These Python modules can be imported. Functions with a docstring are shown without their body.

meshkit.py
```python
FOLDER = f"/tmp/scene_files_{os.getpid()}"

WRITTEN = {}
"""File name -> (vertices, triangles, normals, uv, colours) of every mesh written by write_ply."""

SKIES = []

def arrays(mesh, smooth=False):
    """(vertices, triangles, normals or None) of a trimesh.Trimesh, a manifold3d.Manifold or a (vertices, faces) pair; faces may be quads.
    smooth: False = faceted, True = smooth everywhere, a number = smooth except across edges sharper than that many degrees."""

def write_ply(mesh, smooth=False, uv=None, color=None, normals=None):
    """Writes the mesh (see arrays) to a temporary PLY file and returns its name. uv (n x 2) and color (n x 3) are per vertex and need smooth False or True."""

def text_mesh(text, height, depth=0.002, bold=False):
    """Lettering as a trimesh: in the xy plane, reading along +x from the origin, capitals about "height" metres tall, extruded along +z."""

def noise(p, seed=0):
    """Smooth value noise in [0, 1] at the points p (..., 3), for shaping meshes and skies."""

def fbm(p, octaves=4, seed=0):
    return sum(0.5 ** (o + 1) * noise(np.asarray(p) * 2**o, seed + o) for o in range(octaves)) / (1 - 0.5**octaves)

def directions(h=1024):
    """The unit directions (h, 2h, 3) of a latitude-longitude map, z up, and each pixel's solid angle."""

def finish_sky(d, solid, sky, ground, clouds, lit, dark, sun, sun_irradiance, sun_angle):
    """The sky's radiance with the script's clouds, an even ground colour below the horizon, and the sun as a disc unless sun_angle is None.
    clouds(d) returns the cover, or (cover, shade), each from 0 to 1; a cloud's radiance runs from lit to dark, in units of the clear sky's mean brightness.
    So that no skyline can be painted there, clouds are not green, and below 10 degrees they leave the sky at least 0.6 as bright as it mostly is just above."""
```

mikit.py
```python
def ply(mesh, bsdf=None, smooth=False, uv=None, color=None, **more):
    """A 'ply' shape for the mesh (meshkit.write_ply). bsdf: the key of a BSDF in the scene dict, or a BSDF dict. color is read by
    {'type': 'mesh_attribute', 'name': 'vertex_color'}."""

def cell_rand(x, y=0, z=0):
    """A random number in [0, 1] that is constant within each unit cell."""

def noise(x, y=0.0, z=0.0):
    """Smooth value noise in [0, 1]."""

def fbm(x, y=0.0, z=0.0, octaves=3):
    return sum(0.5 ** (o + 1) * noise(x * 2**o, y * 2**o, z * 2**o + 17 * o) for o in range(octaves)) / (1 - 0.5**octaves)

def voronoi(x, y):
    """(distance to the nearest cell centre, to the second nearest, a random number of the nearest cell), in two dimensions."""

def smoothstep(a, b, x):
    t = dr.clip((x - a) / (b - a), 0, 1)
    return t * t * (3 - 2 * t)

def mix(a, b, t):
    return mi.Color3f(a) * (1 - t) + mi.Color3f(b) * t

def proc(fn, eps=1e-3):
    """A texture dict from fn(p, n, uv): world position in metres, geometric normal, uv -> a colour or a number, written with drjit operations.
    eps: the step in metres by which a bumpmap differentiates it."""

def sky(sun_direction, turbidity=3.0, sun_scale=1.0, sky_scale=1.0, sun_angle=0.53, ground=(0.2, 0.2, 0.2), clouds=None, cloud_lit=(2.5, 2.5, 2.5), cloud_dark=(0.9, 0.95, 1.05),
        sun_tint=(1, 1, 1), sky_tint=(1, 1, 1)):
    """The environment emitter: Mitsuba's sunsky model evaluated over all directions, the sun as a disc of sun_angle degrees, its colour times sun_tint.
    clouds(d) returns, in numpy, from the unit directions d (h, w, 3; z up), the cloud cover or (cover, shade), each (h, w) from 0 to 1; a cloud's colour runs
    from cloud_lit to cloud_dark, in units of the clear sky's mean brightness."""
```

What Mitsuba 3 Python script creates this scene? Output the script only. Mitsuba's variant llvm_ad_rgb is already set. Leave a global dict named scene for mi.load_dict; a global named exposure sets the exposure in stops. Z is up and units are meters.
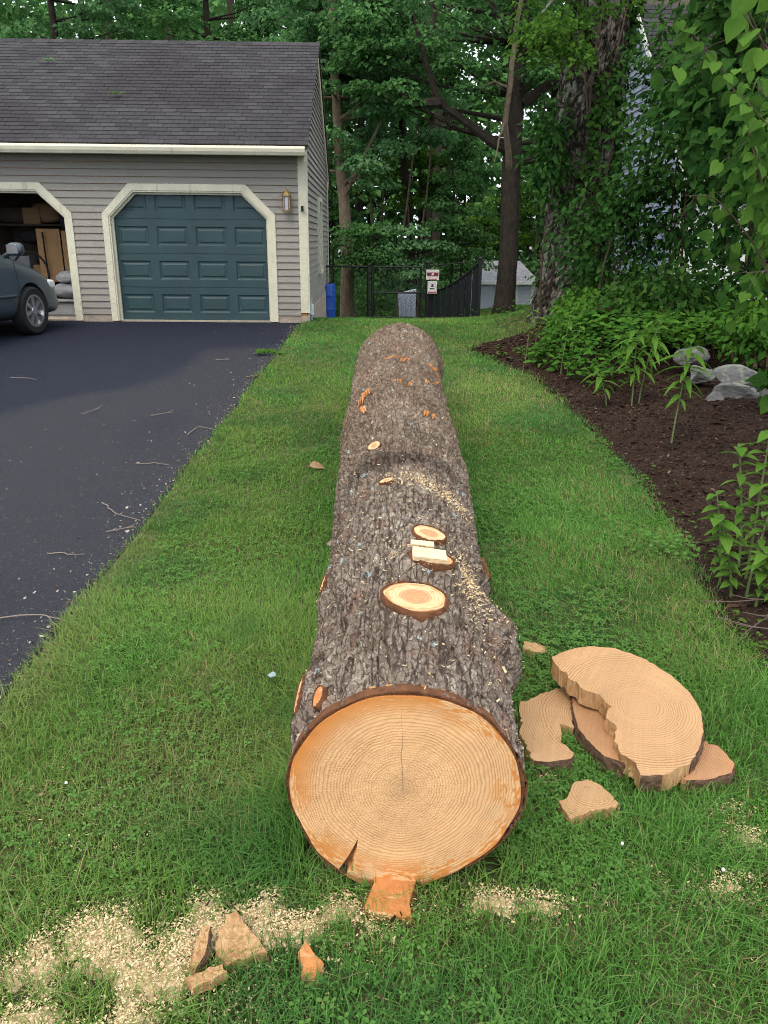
import math, random
import numpy as np, trimesh, mitsuba as mi, drjit as dr
import mikit, meshkit
from mikit import noise, fbm, voronoi, cell_rand, smoothstep, mix
from scipy.spatial import cKDTree
from shapely.geometry import Polygon, box as sbox, Point, LineString
from shapely.ops import unary_union
import shapely

T = mi.ScalarTransform4f
PI = math.pi
scene, labels = {}, {}

# ------------------------------------------------------------------ camera, sky, exposure
PITCH, ROLL, EYE = math.radians(19.15), math.radians(0.5), 1.6
scene['camera'] = {'type': 'perspective', 'fov': 2 * math.degrees(math.atan(384 / 780.0)), 'fov_axis': 'x', 'near_clip': 0.05, 'far_clip': 300.0,
                   'to_world': T().look_at(origin=[0, 0, EYE], target=[0, math.cos(PITCH), EYE - math.sin(PITCH)], up=[-math.sin(ROLL), 0, math.cos(ROLL)])}
scene['sky'] = mikit.sky([-0.25, -0.55, 0.8], turbidity=3, sun_scale=0.2, sun_angle=35, clouds=lambda d: 1.0, cloud_lit=(2.36, 2.5, 2.72), sun_tint=(.94, .98, 1.03))
exposure = 2.92

# ------------------------------------------------------------------ helpers
def sst(a, b, x):
    t = np.clip((np.asarray(x, float) - a) / (b - a), 0, 1)
    return t * t * (3 - 2 * t)

def numbered(key):
    if key not in scene and key not in used:
        used.add(key); return key
    i = 1
    while f'{key}_{i:03d}' in used or f'{key}_{i:03d}' in scene: i += 1
    k = f'{key}_{i:03d}'; used.add(k); return k
used = set()
counter = {}
def fast_numbered(key):
    n = counter.get(key, -1) + 1; counter[key] = n
    k = key if n == 0 else f'{key}_{n:03d}'
    used.add(k); return k

def thing(name, label, cat, group=None):
    key = fast_numbered(name)
    labels[key] = {'label': label, 'category': cat}
    if group: labels[key]['group'] = group
    return key

def obj(name, mesh, bsdf, parent=None, smooth=False, uv=None, color=None, to=None, **kw):
    key = fast_numbered(f'{parent}__{name}' if parent else name)
    s = dict(mesh) if isinstance(mesh, dict) else mikit.ply(mesh, bsdf, smooth=smooth, uv=uv, color=color, **kw)
    if isinstance(mesh, dict) and bsdf: s['bsdf'] = {'type': 'ref', 'id': bsdf}
    if to is not None: s['to_world'] = to
    scene[key] = s
    return key

def tag(key, label, cat=None, group=None, kind=None):
    d = {'label': label}
    if cat: d['category'] = cat
    if group: d['group'] = group
    if kind: d['kind'] = kind
    labels[key] = d
    return key

def struct(name, mesh, bsdf, label, **kw):
    k = obj(name, mesh, bsdf, **kw)
    labels[k] = {'label': label, 'kind': 'structure'}
    return k

def merge(ms):
    return trimesh.util.concatenate([m for m in ms])

def bx(x0, x1, y0, y1, z0, z1):
    m = trimesh.creation.box(extents=(x1 - x0, y1 - y0, z1 - z0)); m.apply_translation(((x0 + x1) / 2, (y0 + y1) / 2, (z0 + z1) / 2)); return m

def rbox(x0, x1, y0, y1, z0, z1, r=0.01):
    import manifold3d as m3
    s = [m3.Manifold.sphere(r, 8).translate((x, y, z)) for x in (x0 + r, x1 - r) for y in (y0 + r, y1 - r) for z in (z0 + r, z1 - r)]
    mm = m3.Manifold.batch_hull(s).to_mesh()
    return trimesh.Trimesh(mm.vert_properties[:, :3], mm.tri_verts, process=False)

def tube(points, radii, sides=6, cap=True):
    p = np.asarray(points, float); n = len(p)
    r = np.broadcast_to(np.asarray(radii, float), (n,))
    t = np.gradient(p, axis=0); t /= np.linalg.norm(t, axis=1, keepdims=True) + 1e-12
    ref = np.array([0, 0, 1.0]) if abs(t[:, 2]).mean() < 0.8 else np.array([1.0, 0, 0])
    a = np.cross(t, ref); a /= np.linalg.norm(a, axis=1, keepdims=True) + 1e-12
    b = np.cross(t, a); ang = np.arange(sides) * 2 * PI / sides
    v = p[:, None] + r[:, None, None] * (np.cos(ang)[None, :, None] * a[:, None] + np.sin(ang)[None, :, None] * b[:, None])
    v = v.reshape(-1, 3); f = []
    for i in range(n - 1):
        for j in range(sides):
            q = i * sides + j, i * sides + (j + 1) % sides, (i + 1) * sides + (j + 1) % sides, (i + 1) * sides + j
            f += [[q[0], q[1], q[2]], [q[0], q[2], q[3]]]
    if cap:
        c = len(v); v = np.vstack([v, p[:1], p[-1:]])
        for j in range(sides):
            f.append([c, (j + 1) % sides, j]); f.append([c + 1, (n - 1) * sides + j, (n - 1) * sides + (j + 1) % sides])
    m = trimesh.Trimesh(v, np.array(f), process=False)
    if m.volume < 0: m.invert()
    return m

def prism(poly, h):
    return trimesh.creation.extrude_polygon(poly if isinstance(poly, Polygon) else Polygon(poly), h, engine='earcut')

def grid_mesh(X, Y, Z):
    n, m = X.shape
    v = np.stack([X, Y, Z], -1).reshape(-1, 3)
    i, j = np.meshgrid(np.arange(n - 1), np.arange(m - 1), indexing='ij')
    a = (i * m + j).ravel(); b = a + 1; c = a + m + 1; d = a + m
    f = np.vstack([np.stack([a, b, c], 1), np.stack([a, c, d], 1)])
    t = trimesh.Trimesh(v, f, process=False)
    if t.face_normals[:, 2].mean() < 0: t.invert()
    return t

def fb(p, o=4, seed=0): return meshkit.fbm(np.asarray(p, float), o, seed)

# leaf templates: base at the origin, along +x, one unit long. (verts, faces, t)
def leaf_diamond(w=0.6, fold=0.12, tipdrop=0.15):
    v = np.array([[0, 0, 0], [.45, w / 2, fold], [1, 0, -tipdrop], [.45, -w / 2, fold]], float)
    return v, np.array([[0, 2, 1], [0, 3, 2]]), np.array([0, .5, 1, .5])
def leaf_full(w=0.5, fold=0.08, droop=0.2, wide=0.35):
    xs = [0, .12, wide, .62, .85, 1.0]; ws = [0, .62 * w / 2, w / 2, .8 * w / 2, .36 * w / 2, 0]
    v, t = [], []
    for x, q in zip(xs, ws):
        z = -droop * x * x
        v += [[x, q, z + fold * (q / (w / 2 + 1e-9))], [x, 0, z], [x, -q, z + fold * (q / (w / 2 + 1e-9))]]; t += [x, x, x]
    f = []
    for i in range(len(xs) - 1):
        a = 3 * i
        f += [[a, a + 1, a + 4], [a, a + 4, a + 3], [a + 1, a + 2, a + 5], [a + 1, a + 5, a + 4]]
    f = np.array(f)[:, ::-1]
    v = np.array(v, float)
    ar = np.linalg.norm(np.cross(v[f[:, 1]] - v[f[:, 0]], v[f[:, 2]] - v[f[:, 0]]), axis=1)
    return v, f[ar > 1e-7], np.array(t)
def leaf_heart(w=0.82):
    xs = [-.08, .0, .15, .35, .6, .82, 1.0]; ws = [.2 * w, .36 * w, .48 * w, .5 * w, .36 * w, .15 * w, 0]; inn = [.16 * w, 0.02, 0, 0, 0, 0, 0]
    v, t = [], []
    for x, q, c in zip(xs, ws, inn):
        z = -.22 * max(x, 0) ** 2
        for sgn in (1, -1):
            v += [[x, sgn * c, z], [x, sgn * (c + q) / 2, z + .06 * q / w + .02], [x, sgn * q, z + .05 * q / w]]; t += [max(x, 0)] * 3
    f = []
    for i in range(len(xs) - 1):
        for s in (0, 3):
            for k in (0, 1):
                a = 6 * i + s + k; b = a + 6
                q = [[a, a + 1, b + 1], [a, b + 1, b]]
                f += q if s == 3 else [x[::-1] for x in q]
    f = np.array(f); v = np.array(v, float)
    ar = np.linalg.norm(np.cross(v[f[:, 1]] - v[f[:, 0]], v[f[:, 2]] - v[f[:, 0]]), axis=1)
    return v, f[ar > 1e-7], np.array(t)
def leaf_trefoil():
    V, F, Tt, n = [], [], [], 0
    for k in range(3):
        a = k * 2 * PI / 3
        pts = [[0, 0, 0], [.35, .26, .05], [.72, .3, .02], [.95, .1, -.03], [.95, -.1, -.03], [.72, -.3, .02], [.35, -.26, .05]]
        c, s = math.cos(a), math.sin(a)
        V += [[c * x - s * y, s * x + c * y, z] for x, y, z in pts]; Tt += [0, .35, .7, 1, 1, .7, .35]
        F += [[n, n + i + 1, n + i] for i in range(1, 6)]; n += 7
    return np.array(V, float), np.array(F)[:, ::-1], np.array(Tt)

def unit(a): return a / (np.linalg.norm(a, axis=-1, keepdims=True) + 1e-12)
def scatter(tmpl, pos, d, up, size, rand):
    """Merges one copy of the template per point: returns (V, F), uv."""
    tv, tf, tt = tmpl
    x = unit(np.asarray(d, float)); z = np.asarray(up, float); z = unit(z - (z * x).sum(-1, keepdims=True) * x); y = np.cross(z, x)
    R = np.stack([x, y, z], -1) * np.broadcast_to(np.asarray(size, float), (len(pos),))[:, None, None]
    V = np.einsum('kij,nj->kni', R, tv) + np.asarray(pos)[:, None]
    F = tf[None] + (np.arange(len(pos)) * len(tv))[:, None, None]
    U = np.stack([np.repeat(rand, len(tv)), np.tile(tt, len(pos))], 1)
    return (V.reshape(-1, 3), F.reshape(-1, 3)), U

def matrix_for(pos, d, up, s):
    x = unit(np.asarray(d, float)); z = np.asarray(up, float); z = unit(z - (z @ x) * x); y = np.cross(z, x)
    M = np.eye(4); M[:3, 0], M[:3, 1], M[:3, 2], M[:3, 3] = x * s, y * s, z * s, pos
    return T(M)

# ------------------------------------------------------------------ terrain shape
DRIVE_X = -1.36
def G(x, y):
    x = np.asarray(x, float); y = np.asarray(y, float)
    z = np.clip(y - 2, 0, 11.0) * .032
    fall = np.clip(y - 13.0, 0, 26); fall = fall * fall / (fall + 1.0)
    z = z - fall * (.104 - .05 * sst(0.2, 4.5, x))
    bed = sst(1.45, 3.1, x) * sst(1.5, 5, y) * (1 - sst(12.5, 17, y))
    return z + (.13 + .23 * sst(8.0, 11.5, y)) * bed + .012 * (fb(np.stack([x * .9, y * .9, 0 * x], -1), 3, 5) - .5) * sst(-1.3, -1.0, x)
BED_LINE = [(1.62, .6), (1.46, 2.3), (1.475, 3.07), (1.57, 3.69), (1.695, 4.95), (1.69, 6.5), (1.61, 8.6), (1.38, 9.3), (1.10, 10.3), (1.35, 10.9), (2.15, 11.4), (2.6, 12.6), (4, 13.6), (9, 13.8)]
BED = Polygon(BED_LINE + [(9, .6)])
LOGPOLY = Polygon([(-.2, 1.62), (.32, 1.62), (.42, 4), (.47, 7.0), (-.24, 7.0), (-.22, 4)])

# ------------------------------------------------------------------ materials
def rgb(*c): return {'type': 'rgb', 'value': list(c)}
def pr(key, color, rough=.6, spec=.4, **kw):
    c = mikit.proc(color) if callable(color) else rgb(*color)
    scene[key] = {'type': 'twosided', 'bsdf': {'type': 'principled', 'base_color': c, 'roughness': rough, 'specular': spec, **kw}}
    return key
def bump(key, color, height, scale=1.0, eps=1e-3, rough=.7, spec=.3):
    scene[key] = {'type': 'twosided', 'bsdf': {'type': 'bumpmap', 'arbitrary': mikit.proc(height, eps), 'scale': scale,
                  'bsdf': {'type': 'principled', 'base_color': mikit.proc(color) if callable(color) else rgb(*color), 'roughness': rough, 'specular': spec}}}
    return key
def leafmat(key, a, b, c=None, trans=.7, rough=.5, nscale=.6, spec=None):
    """a, b: two tones between which single leaves vary; c: the tone of a patch (world noise); uv = (random per leaf, position along it)."""
    c = c or b
    def col(p, n, uv):
        k = mix(a, b, uv.x)
        k = mix(k, c, smoothstep(.5, .75, fbm(p.x * nscale, p.y * nscale, p.z * nscale, 2)) * .6)
        return k * (.85 + .3 * uv.y)
    scene[key] = {'type': 'principledthin', 'base_color': mikit.proc(col), 'roughness': rough, 'diff_trans': trans, 'eta': 1.4}
    return key

def soil_col(p, n, uv):
    k = fbm(p.x * 6, p.y * 6, 0.0, 3)
    g = mix((.045, .06, .02), (.10, .095, .045), smoothstep(.35, .7, k))
    return mix(g, (.05, .075, .022), smoothstep(12.5, 20, p.y))
bump('soil', soil_col, lambda p, n, uv: .02 * fbm(p.x * 40, p.y * 40, 0.0, 3), rough=.95, spec=.1)

def mulch_col(p, n, uv):
    k = fbm(p.x * 30, p.y * 55, 1.0, 3); l = noise(p.x * 90, p.y * 60, 2.0)
    return mix(mix((.013, .008, .006), (.044, .027, .020), k), (.12, .08, .055), smoothstep(.78, .95, l) * .7)
bump('mulch', mulch_col, lambda p, n, uv: .03 * fbm(p.x * 45, p.y * 45, 0.0, 3), rough=.95, spec=.1)

def asphalt_col(p, n, uv):
    big = fbm(p.x * .55 + 3, p.y * .35, 0.0, 3)
    edge = smoothstep(.42, .60, big + .12 * (p.x + 3.2) * .4 - .02 * (p.y - 6))
    base = mix((.012, .0145, .026), (.027, .028, .034), edge)
    g = noise(p.x * 260, p.y * 260, 0.0)
    base = base * (.65 + .7 * g)
    return mix(base, (.16, .15, .14), smoothstep(.86, .95, noise(p.x * 95, p.y * 95, 4.0)) * .35)
bump('asphalt', asphalt_col, lambda p, n, uv: .004 * noise(p.x * 220, p.y * 220, 0.0) + .003 * noise(p.x * 90, p.y * 90, 0.0), rough=.8, spec=.2)

def grass_col(p, n, uv):
    patch = fbm(p.x * 1.1, p.y * 1.1, 3.0, 3)
    k = mix((.068, .190, .030), (.215, .435, .105), uv.x)
    k = mix(k, (.215, .340, .082), smoothstep(.46, .70, patch) * .75)          # yellow-green patches
    k = mix(k, (.068, .195, .060), smoothstep(.5, .7, fbm(p.x * 1.7 + 9, p.y * 1.7, 1.0, 2)) * .5)   # blue-green tufts
    k = mix(k, (.42, .35, .17), smoothstep(.0, .04, uv.x - .955 + .13 * smoothstep(.5, .68, fbm(p.x * 1.3 + 3, p.y * 1.3, 0.0, 2))))                   # dead straw
    dry = smoothstep(.5, .1, dr.sqrt(dr.square(p.x + .62) + dr.square((p.y - 2.08) * 1.3)) + .25 * (fbm(p.x * 5, p.y * 5, 2.0, 2) - .5)) * .55
    dry = dr.maximum(dry, smoothstep(-1.15, -1.34, p.x + .1 * (fbm(p.x * 3, p.y * 3, 8.0, 2) - .5)) * .5 * smoothstep(7, 3, p.y))
    k = mix(k, (.36, .34, .15), dry * smoothstep(.15, .8, cell_rand(uv.x * 7919)))
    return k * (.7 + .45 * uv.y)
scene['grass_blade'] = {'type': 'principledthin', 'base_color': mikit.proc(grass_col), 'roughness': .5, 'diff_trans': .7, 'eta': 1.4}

leafmat('leaf_clover', (.075, .18, .04), (.125, .26, .06), trans=.6)
leafmat('leaf_maple', (.085, .215, .080), (.165, .34, .13), (.20, .36, .18), trans=.7, nscale=.4)
leafmat('leaf_dark', (.058, .155, .050), (.12, .26, .080), (.13, .28, .080), trans=.6, nscale=.3)
leafmat('leaf_bright', (.06, .15, .025), (.11, .22, .035), (.10, .20, .03), trans=.9)
leafmat('leaf_shrub', (.022, .070, .018), (.050, .125, .028), (.055, .13, .028), trans=.6)
leafmat('leaf_ground', (.04, .12, .02), (.085, .20, .03), (.09, .2, .025), trans=.6, nscale=2)
leafmat('leaf_vine', (.028, .08, .018), (.062, .135, .027), trans=.6)
def lilac_col(p, n, uv):
    return mix((.035, .095, .018), (.115, .235, .04), smoothstep(.25, .8, noise(p.x * 3, p.y * 3, p.z * 3))) * (.9 + .2 * uv.y)
scene['leaf_lilac'] = {'type': 'principledthin', 'base_color': mikit.proc(lilac_col), 'roughness': .45, 'diff_trans': .85, 'eta': 1.4}
def peren_col(p, n, uv):
    return mix((.075, .18, .025), (.15, .28, .05), noise(p.x * 6, p.y * 6, p.z * 9)) * (.85 + .3 * uv.y)
scene['leaf_perennial'] = {'type': 'principledthin', 'base_color': mikit.proc(peren_col), 'roughness': .5, 'diff_trans': .8, 'eta': 1.4}
pr('stem_green', (.12, .17, .06), .6)
pr('stem_brown', (.07, .045, .03), .8)
pr('twig_pale', (.26, .20, .16), .8); pr('twig_dark', (.13, .095, .075), .85)

def wood_fn(ring, rad, stain, light=(.68, .405, .205), dark=(.40, .20, .085), rim=(.5, .20, .05), seed=0.0, crack=False):
    """cut end grain: uv in metres from the pith"""
    def f(p, n, uv):
        x, y = uv.x, uv.y
        r = dr.sqrt(x * x + y * y) + 1e-5
        a = dr.atan2(y, x)
        w = r * (1 + .12 * (noise(dr.cos(a) * 1.3 + 5, dr.sin(a) * 1.3 + seed, 0.0) - .5)) + .004 * noise(x * 40, y * 40, seed)
        ph = w / ring + 2.2 * noise(w * 22, seed, 2.0) + .35 * noise(x * 55, y * 55, 3.0)
        late = smoothstep(.45, .95, ph - dr.floor(ph)) * (1 - smoothstep(.95, 1.0, ph - dr.floor(ph)))
        amp = .5 + .5 * noise(w * 60, 3.0, seed)
        k = mix(light, dark, late * amp)
        k = k * (.88 + .24 * fbm(x * 9, y * 9, seed, 3)) * (.95 + .10 * noise(dr.sqrt(dr.square(x - 1.1) + dr.square(y + .5)) * 170, seed, 0.0))
        k = mix(k, (.42, .25, .13), (1 - smoothstep(.0, .22 * rad + .01, r)) * .55)
        ray = noise(dr.cos(a) * 60, dr.sin(a) * 60, 0.0)
        k = mix(k, light, smoothstep(.7, .95, ray) * .25)
        e = smoothstep(.66, .92, r / rad)
        m = .62 * fbm(dr.cos(a) * 2.4 + 5, dr.sin(a) * 2.4 + seed, r * 9, 3) + .40 * fbm(dr.cos(a) * 16, dr.sin(a) * 16, w * 150, 2)
        k = mix(k, rim, smoothstep(.455, .535, m) * e * stain)
        k = mix(k, (.62, .42, .25), smoothstep(.6, .75, fbm(x * 14, y * 14, 9.0, 2)) * .35 * e)
        k = mix(k, (.30, .11, .035), smoothstep(.965, 1.0, r / rad) * .7)
        if crack:
            cx = .006 * (noise(y * 30, 1.0, 0.0) - .5) + .03 * y * 0 - .012 * y
            wd = .0012 * (1 - smoothstep(.12, .20, y)) + .0003
            k = mix(k, (.10, .06, .035), (1 - smoothstep(.0, 1.0, dr.abs(x - cx) / wd)) * smoothstep(-.01, .0, y) * (1 - smoothstep(.23, .27, y)) * .8)
        return k
    return f
def wood(key, *a, **k):
    fn = wood_fn(*a, **k)
    return bump(key, fn, lambda p, n, uv: .0010 * noise(p.x * 300, p.y * 300, p.z * 300) + .003 * fbm(p.x * 30, p.y * 30, p.z * 30, 3), rough=.75, spec=.25)
wood('wood_face', .0078, .30, 1.0, crack=True, rim=(.55, .215, .055))
wood('wood_slab', .0080, .42, .3, light=(.49, .295, .145), dark=(.23, .115, .05), seed=4.0)
wood('wood_red', .0062, .60, 1.0, light=(.42, .225, .11), dark=(.22, .10, .045), seed=7.0)
wood('wood_knot', .0040, .085, .9, seed=2.0, rim=(.55, .22, .06), light=(.50, .31, .155), dark=(.34, .17, .07))
def knot_col(p, n, uv):
    x, y = uv.x, uv.y
    r = dr.sqrt(x * x + y * y) / .085 + .10 * (fbm(x * 30, y * 30, 3.0, 2) - .5)
    k = mix((.56, .27, .13), (.70, .45, .24), smoothstep(.40, .55, r))
    ph = r * 9 + 1.2 * noise(r * 6, p.y * 2, 0.0); ph = ph - dr.floor(ph)
    k = k * (1 - .30 * smoothstep(.5, .9, ph) * (1 - smoothstep(.9, 1.0, ph)))
    k = mix(k, (.50, .19, .06), smoothstep(.74, .84, r + .16 * (fbm(x * 60, y * 60, 1.0, 2) - .5)) * (1 - smoothstep(.86, .90, r)) * .7)
    k = mix(k, (.30, .11, .04), smoothstep(.90, .99, r))
    return k * (.86 + .28 * fbm(x * 70, y * 70, 6.0, 3))
bump('knot_wood', knot_col, lambda p, n, uv: .002 * fbm(p.x * 120, p.y * 120, p.z * 120, 3), rough=.75, spec=.2)
bump('wood_pale', lambda p, n, uv: mix((.66, .50, .28), (.80, .66, .42), fbm(p.x * 60, p.y * 60, p.z * 60, 3)), lambda p, n, uv: .004 * noise(p.x * 260, p.y * 30, p.z * 260), rough=.8, spec=.2)
def split_col(p, n, uv):
    k = noise(p.x * 160, p.y * 160, p.z * 25); g = fbm(p.x * 20, p.y * 20, p.z * 10, 3)
    return mix(mix((.34, .185, .08), (.54, .35, .18), k), (.26, .12, .05), smoothstep(.48, .72, g) * .7)
bump('wood_split', split_col, lambda p, n, uv: .008 * noise(p.x * 150, p.y * 150, p.z * 16) + .004 * noise(p.x * 400, p.y * 400, p.z * 30), rough=.85, spec=.2)
def orange_col(p, n, uv):
    return mix(mix((.36, .13, .04), (.56, .24, .08), fbm(p.x * 26, p.y * 26, p.z * 26, 3)), (.66, .42, .22), smoothstep(.6, .75, fbm(p.x * 19, p.y * 60, p.z * 19 + 7, 3)) * .7)
bump('wood_orange', orange_col, lambda p, n, uv: .006 * noise(p.x * 130, p.y * 30, p.z * 130) + .006 * fbm(p.x * 40, p.y * 40, p.z * 40, 2), rough=.8, spec=.3)
bump('bark_inner', lambda p, n, uv: mix((.05, .024, .015), (.19, .085, .04), fbm(p.x * 60, p.y * 60, p.z * 60, 3)), lambda p, n, uv: .004 * fbm(p.x * 150, p.y * 150, p.z * 150, 2), rough=.9, spec=.1)
def bark_cells(uv):
    """flakes of the trunk's bark; uv = (arc, along) in metres"""
    u, s = uv.x, uv.y
    w1 = (fbm(u * 30, s * 18, 1.0, 2) - .5) * .030; w2 = (fbm(u * 30, s * 18, 7.0, 2) - .5) * .045
    w3 = (noise(u * 150, s * 110, 3.0) - .5) * .007
    A = voronoi((u + w1 + w3) / .021, (s + w2 + w3) / (.036 + 0 * s))
    B = voronoi((u + w1 * .6 - w3) / .0085, (s + w2 * .6 + w3) / .0125)
    fis = 1 - dr.abs(2 * fbm(u * 36 + 3, s * 6.5, 4.0, 3) - 1)
    return A, B, smoothstep(.90, .975, fis)
def bark_log_col(p, n, uv):
    A, B, fis = bark_cells(uv)
    far = smoothstep(1.0, 3.0, uv.y)
    low = fbm(p.x * 4, p.y * 3, p.z * 4, 3)
    t = .42 * A[2] + .45 * B[2] + .75 * (low - .5) + .25 * (noise(uv.x * 300, uv.y * 260, 0.0) - .5)
    k = mix(mix((.115, .086, .063), (.215, .172, .135), smoothstep(.05, .45, t)), (.39, .34, .28), smoothstep(.5, .95, t))
    k = mix(k, mi.Color3f(k.x, k.y * .93, k.z * .84), far)
    k = mix(k, (.21, .105, .07), smoothstep(.60, .78, fbm(p.x * 13, p.y * 9, p.z * 13, 3)) * .5)
    k = mix(k, (.33, .42, .42), smoothstep(.79, .82, fbm(p.x * 22 + 5, p.y * 16, p.z * 22, 2)) * .8)
    k = mix(k, (.055, .036, .028), (1 - smoothstep(.02, .13, A[1] - A[0])) * .85)
    k = mix(k, (.075, .052, .042), (1 - smoothstep(.02, .16, B[1] - B[0])) * .45)
    k = mix(k, (.05, .035, .028), fis * .8 * (1 - .5 * far))
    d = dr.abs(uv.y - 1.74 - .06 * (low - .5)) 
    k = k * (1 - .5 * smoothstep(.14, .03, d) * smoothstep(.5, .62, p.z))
    return mix(k, (.15, .062, .03), smoothstep(.010, .003, uv.y))
def bark_log_h(p, n, uv):
    A, B, fis = bark_cells(uv)
    return .0045 * A[2] + .0030 * smoothstep(.0, .14, A[1] - A[0]) + .0024 * B[2] + .0016 * smoothstep(.0, .2, B[1] - B[0]) - .005 * fis + .0012 * noise(uv.x * 400, uv.y * 350, 0.0)
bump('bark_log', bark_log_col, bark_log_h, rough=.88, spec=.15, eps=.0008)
def bark_fn(dark, light, moss=None):
    def f(p, n, uv):
        k = mix(dark, light, fbm(p.x * 22, p.y * 22, p.z * 7, 3))
        if moss: k = mix(k, moss, smoothstep(.52, .72, fbm(p.x * 5, p.y * 5, p.z * 3, 3)) * .7)
        return k
    return f
def barkmat(key, dark, light, moss=None):
    return bump(key, bark_fn(dark, light, moss), lambda p, n, uv: .02 * fbm(p.x * 30, p.y * 30, p.z * 8, 3), rough=.9, spec=.15)
def bark_old_col(p, n, uv):
    k = mix((.085, .075, .062), (.21, .19, .16), fbm(p.x * 22, p.y * 22, p.z * 9, 3))
    k = mix(k, (.19, .215, .165), smoothstep(.48, .68, fbm(p.x * 4, p.y * 4, p.z * 2.2, 3)) * .7)
    f = 1 - dr.abs(2 * fbm(p.x * 13, p.y * 13, p.z * 3.4, 3) - 1)
    return mix(k, (.022, .018, .014), smoothstep(.70, .93, f) * .9)
bump('bark_old', bark_old_col, lambda p, n, uv: .02 * fbm(p.x * 30, p.y * 30, p.z * 10, 3) - .03 * smoothstep(.65, .95, 1 - dr.abs(2 * fbm(p.x * 13, p.y * 13, p.z * 3.4, 3) - 1)), rough=.9, spec=.12)
barkmat('bark_big', (.036, .034, .031), (.17, .16, .14), (.165, .185, .15))
barkmat('bark_dark', (.018, .015, .012), (.06, .048, .038))
barkmat('bark_pale', (.10, .075, .05), (.24, .19, .14))
bump('bark_chunk', lambda p, n, uv: mix((.045, .026, .018), (.18, .11, .075), fbm(p.x * 60, p.y * 60, p.z * 60, 3)), lambda p, n, uv: .012 * fbm(p.x * 90, p.y * 90, p.z * 90, 3), rough=.9, spec=.15)

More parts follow.
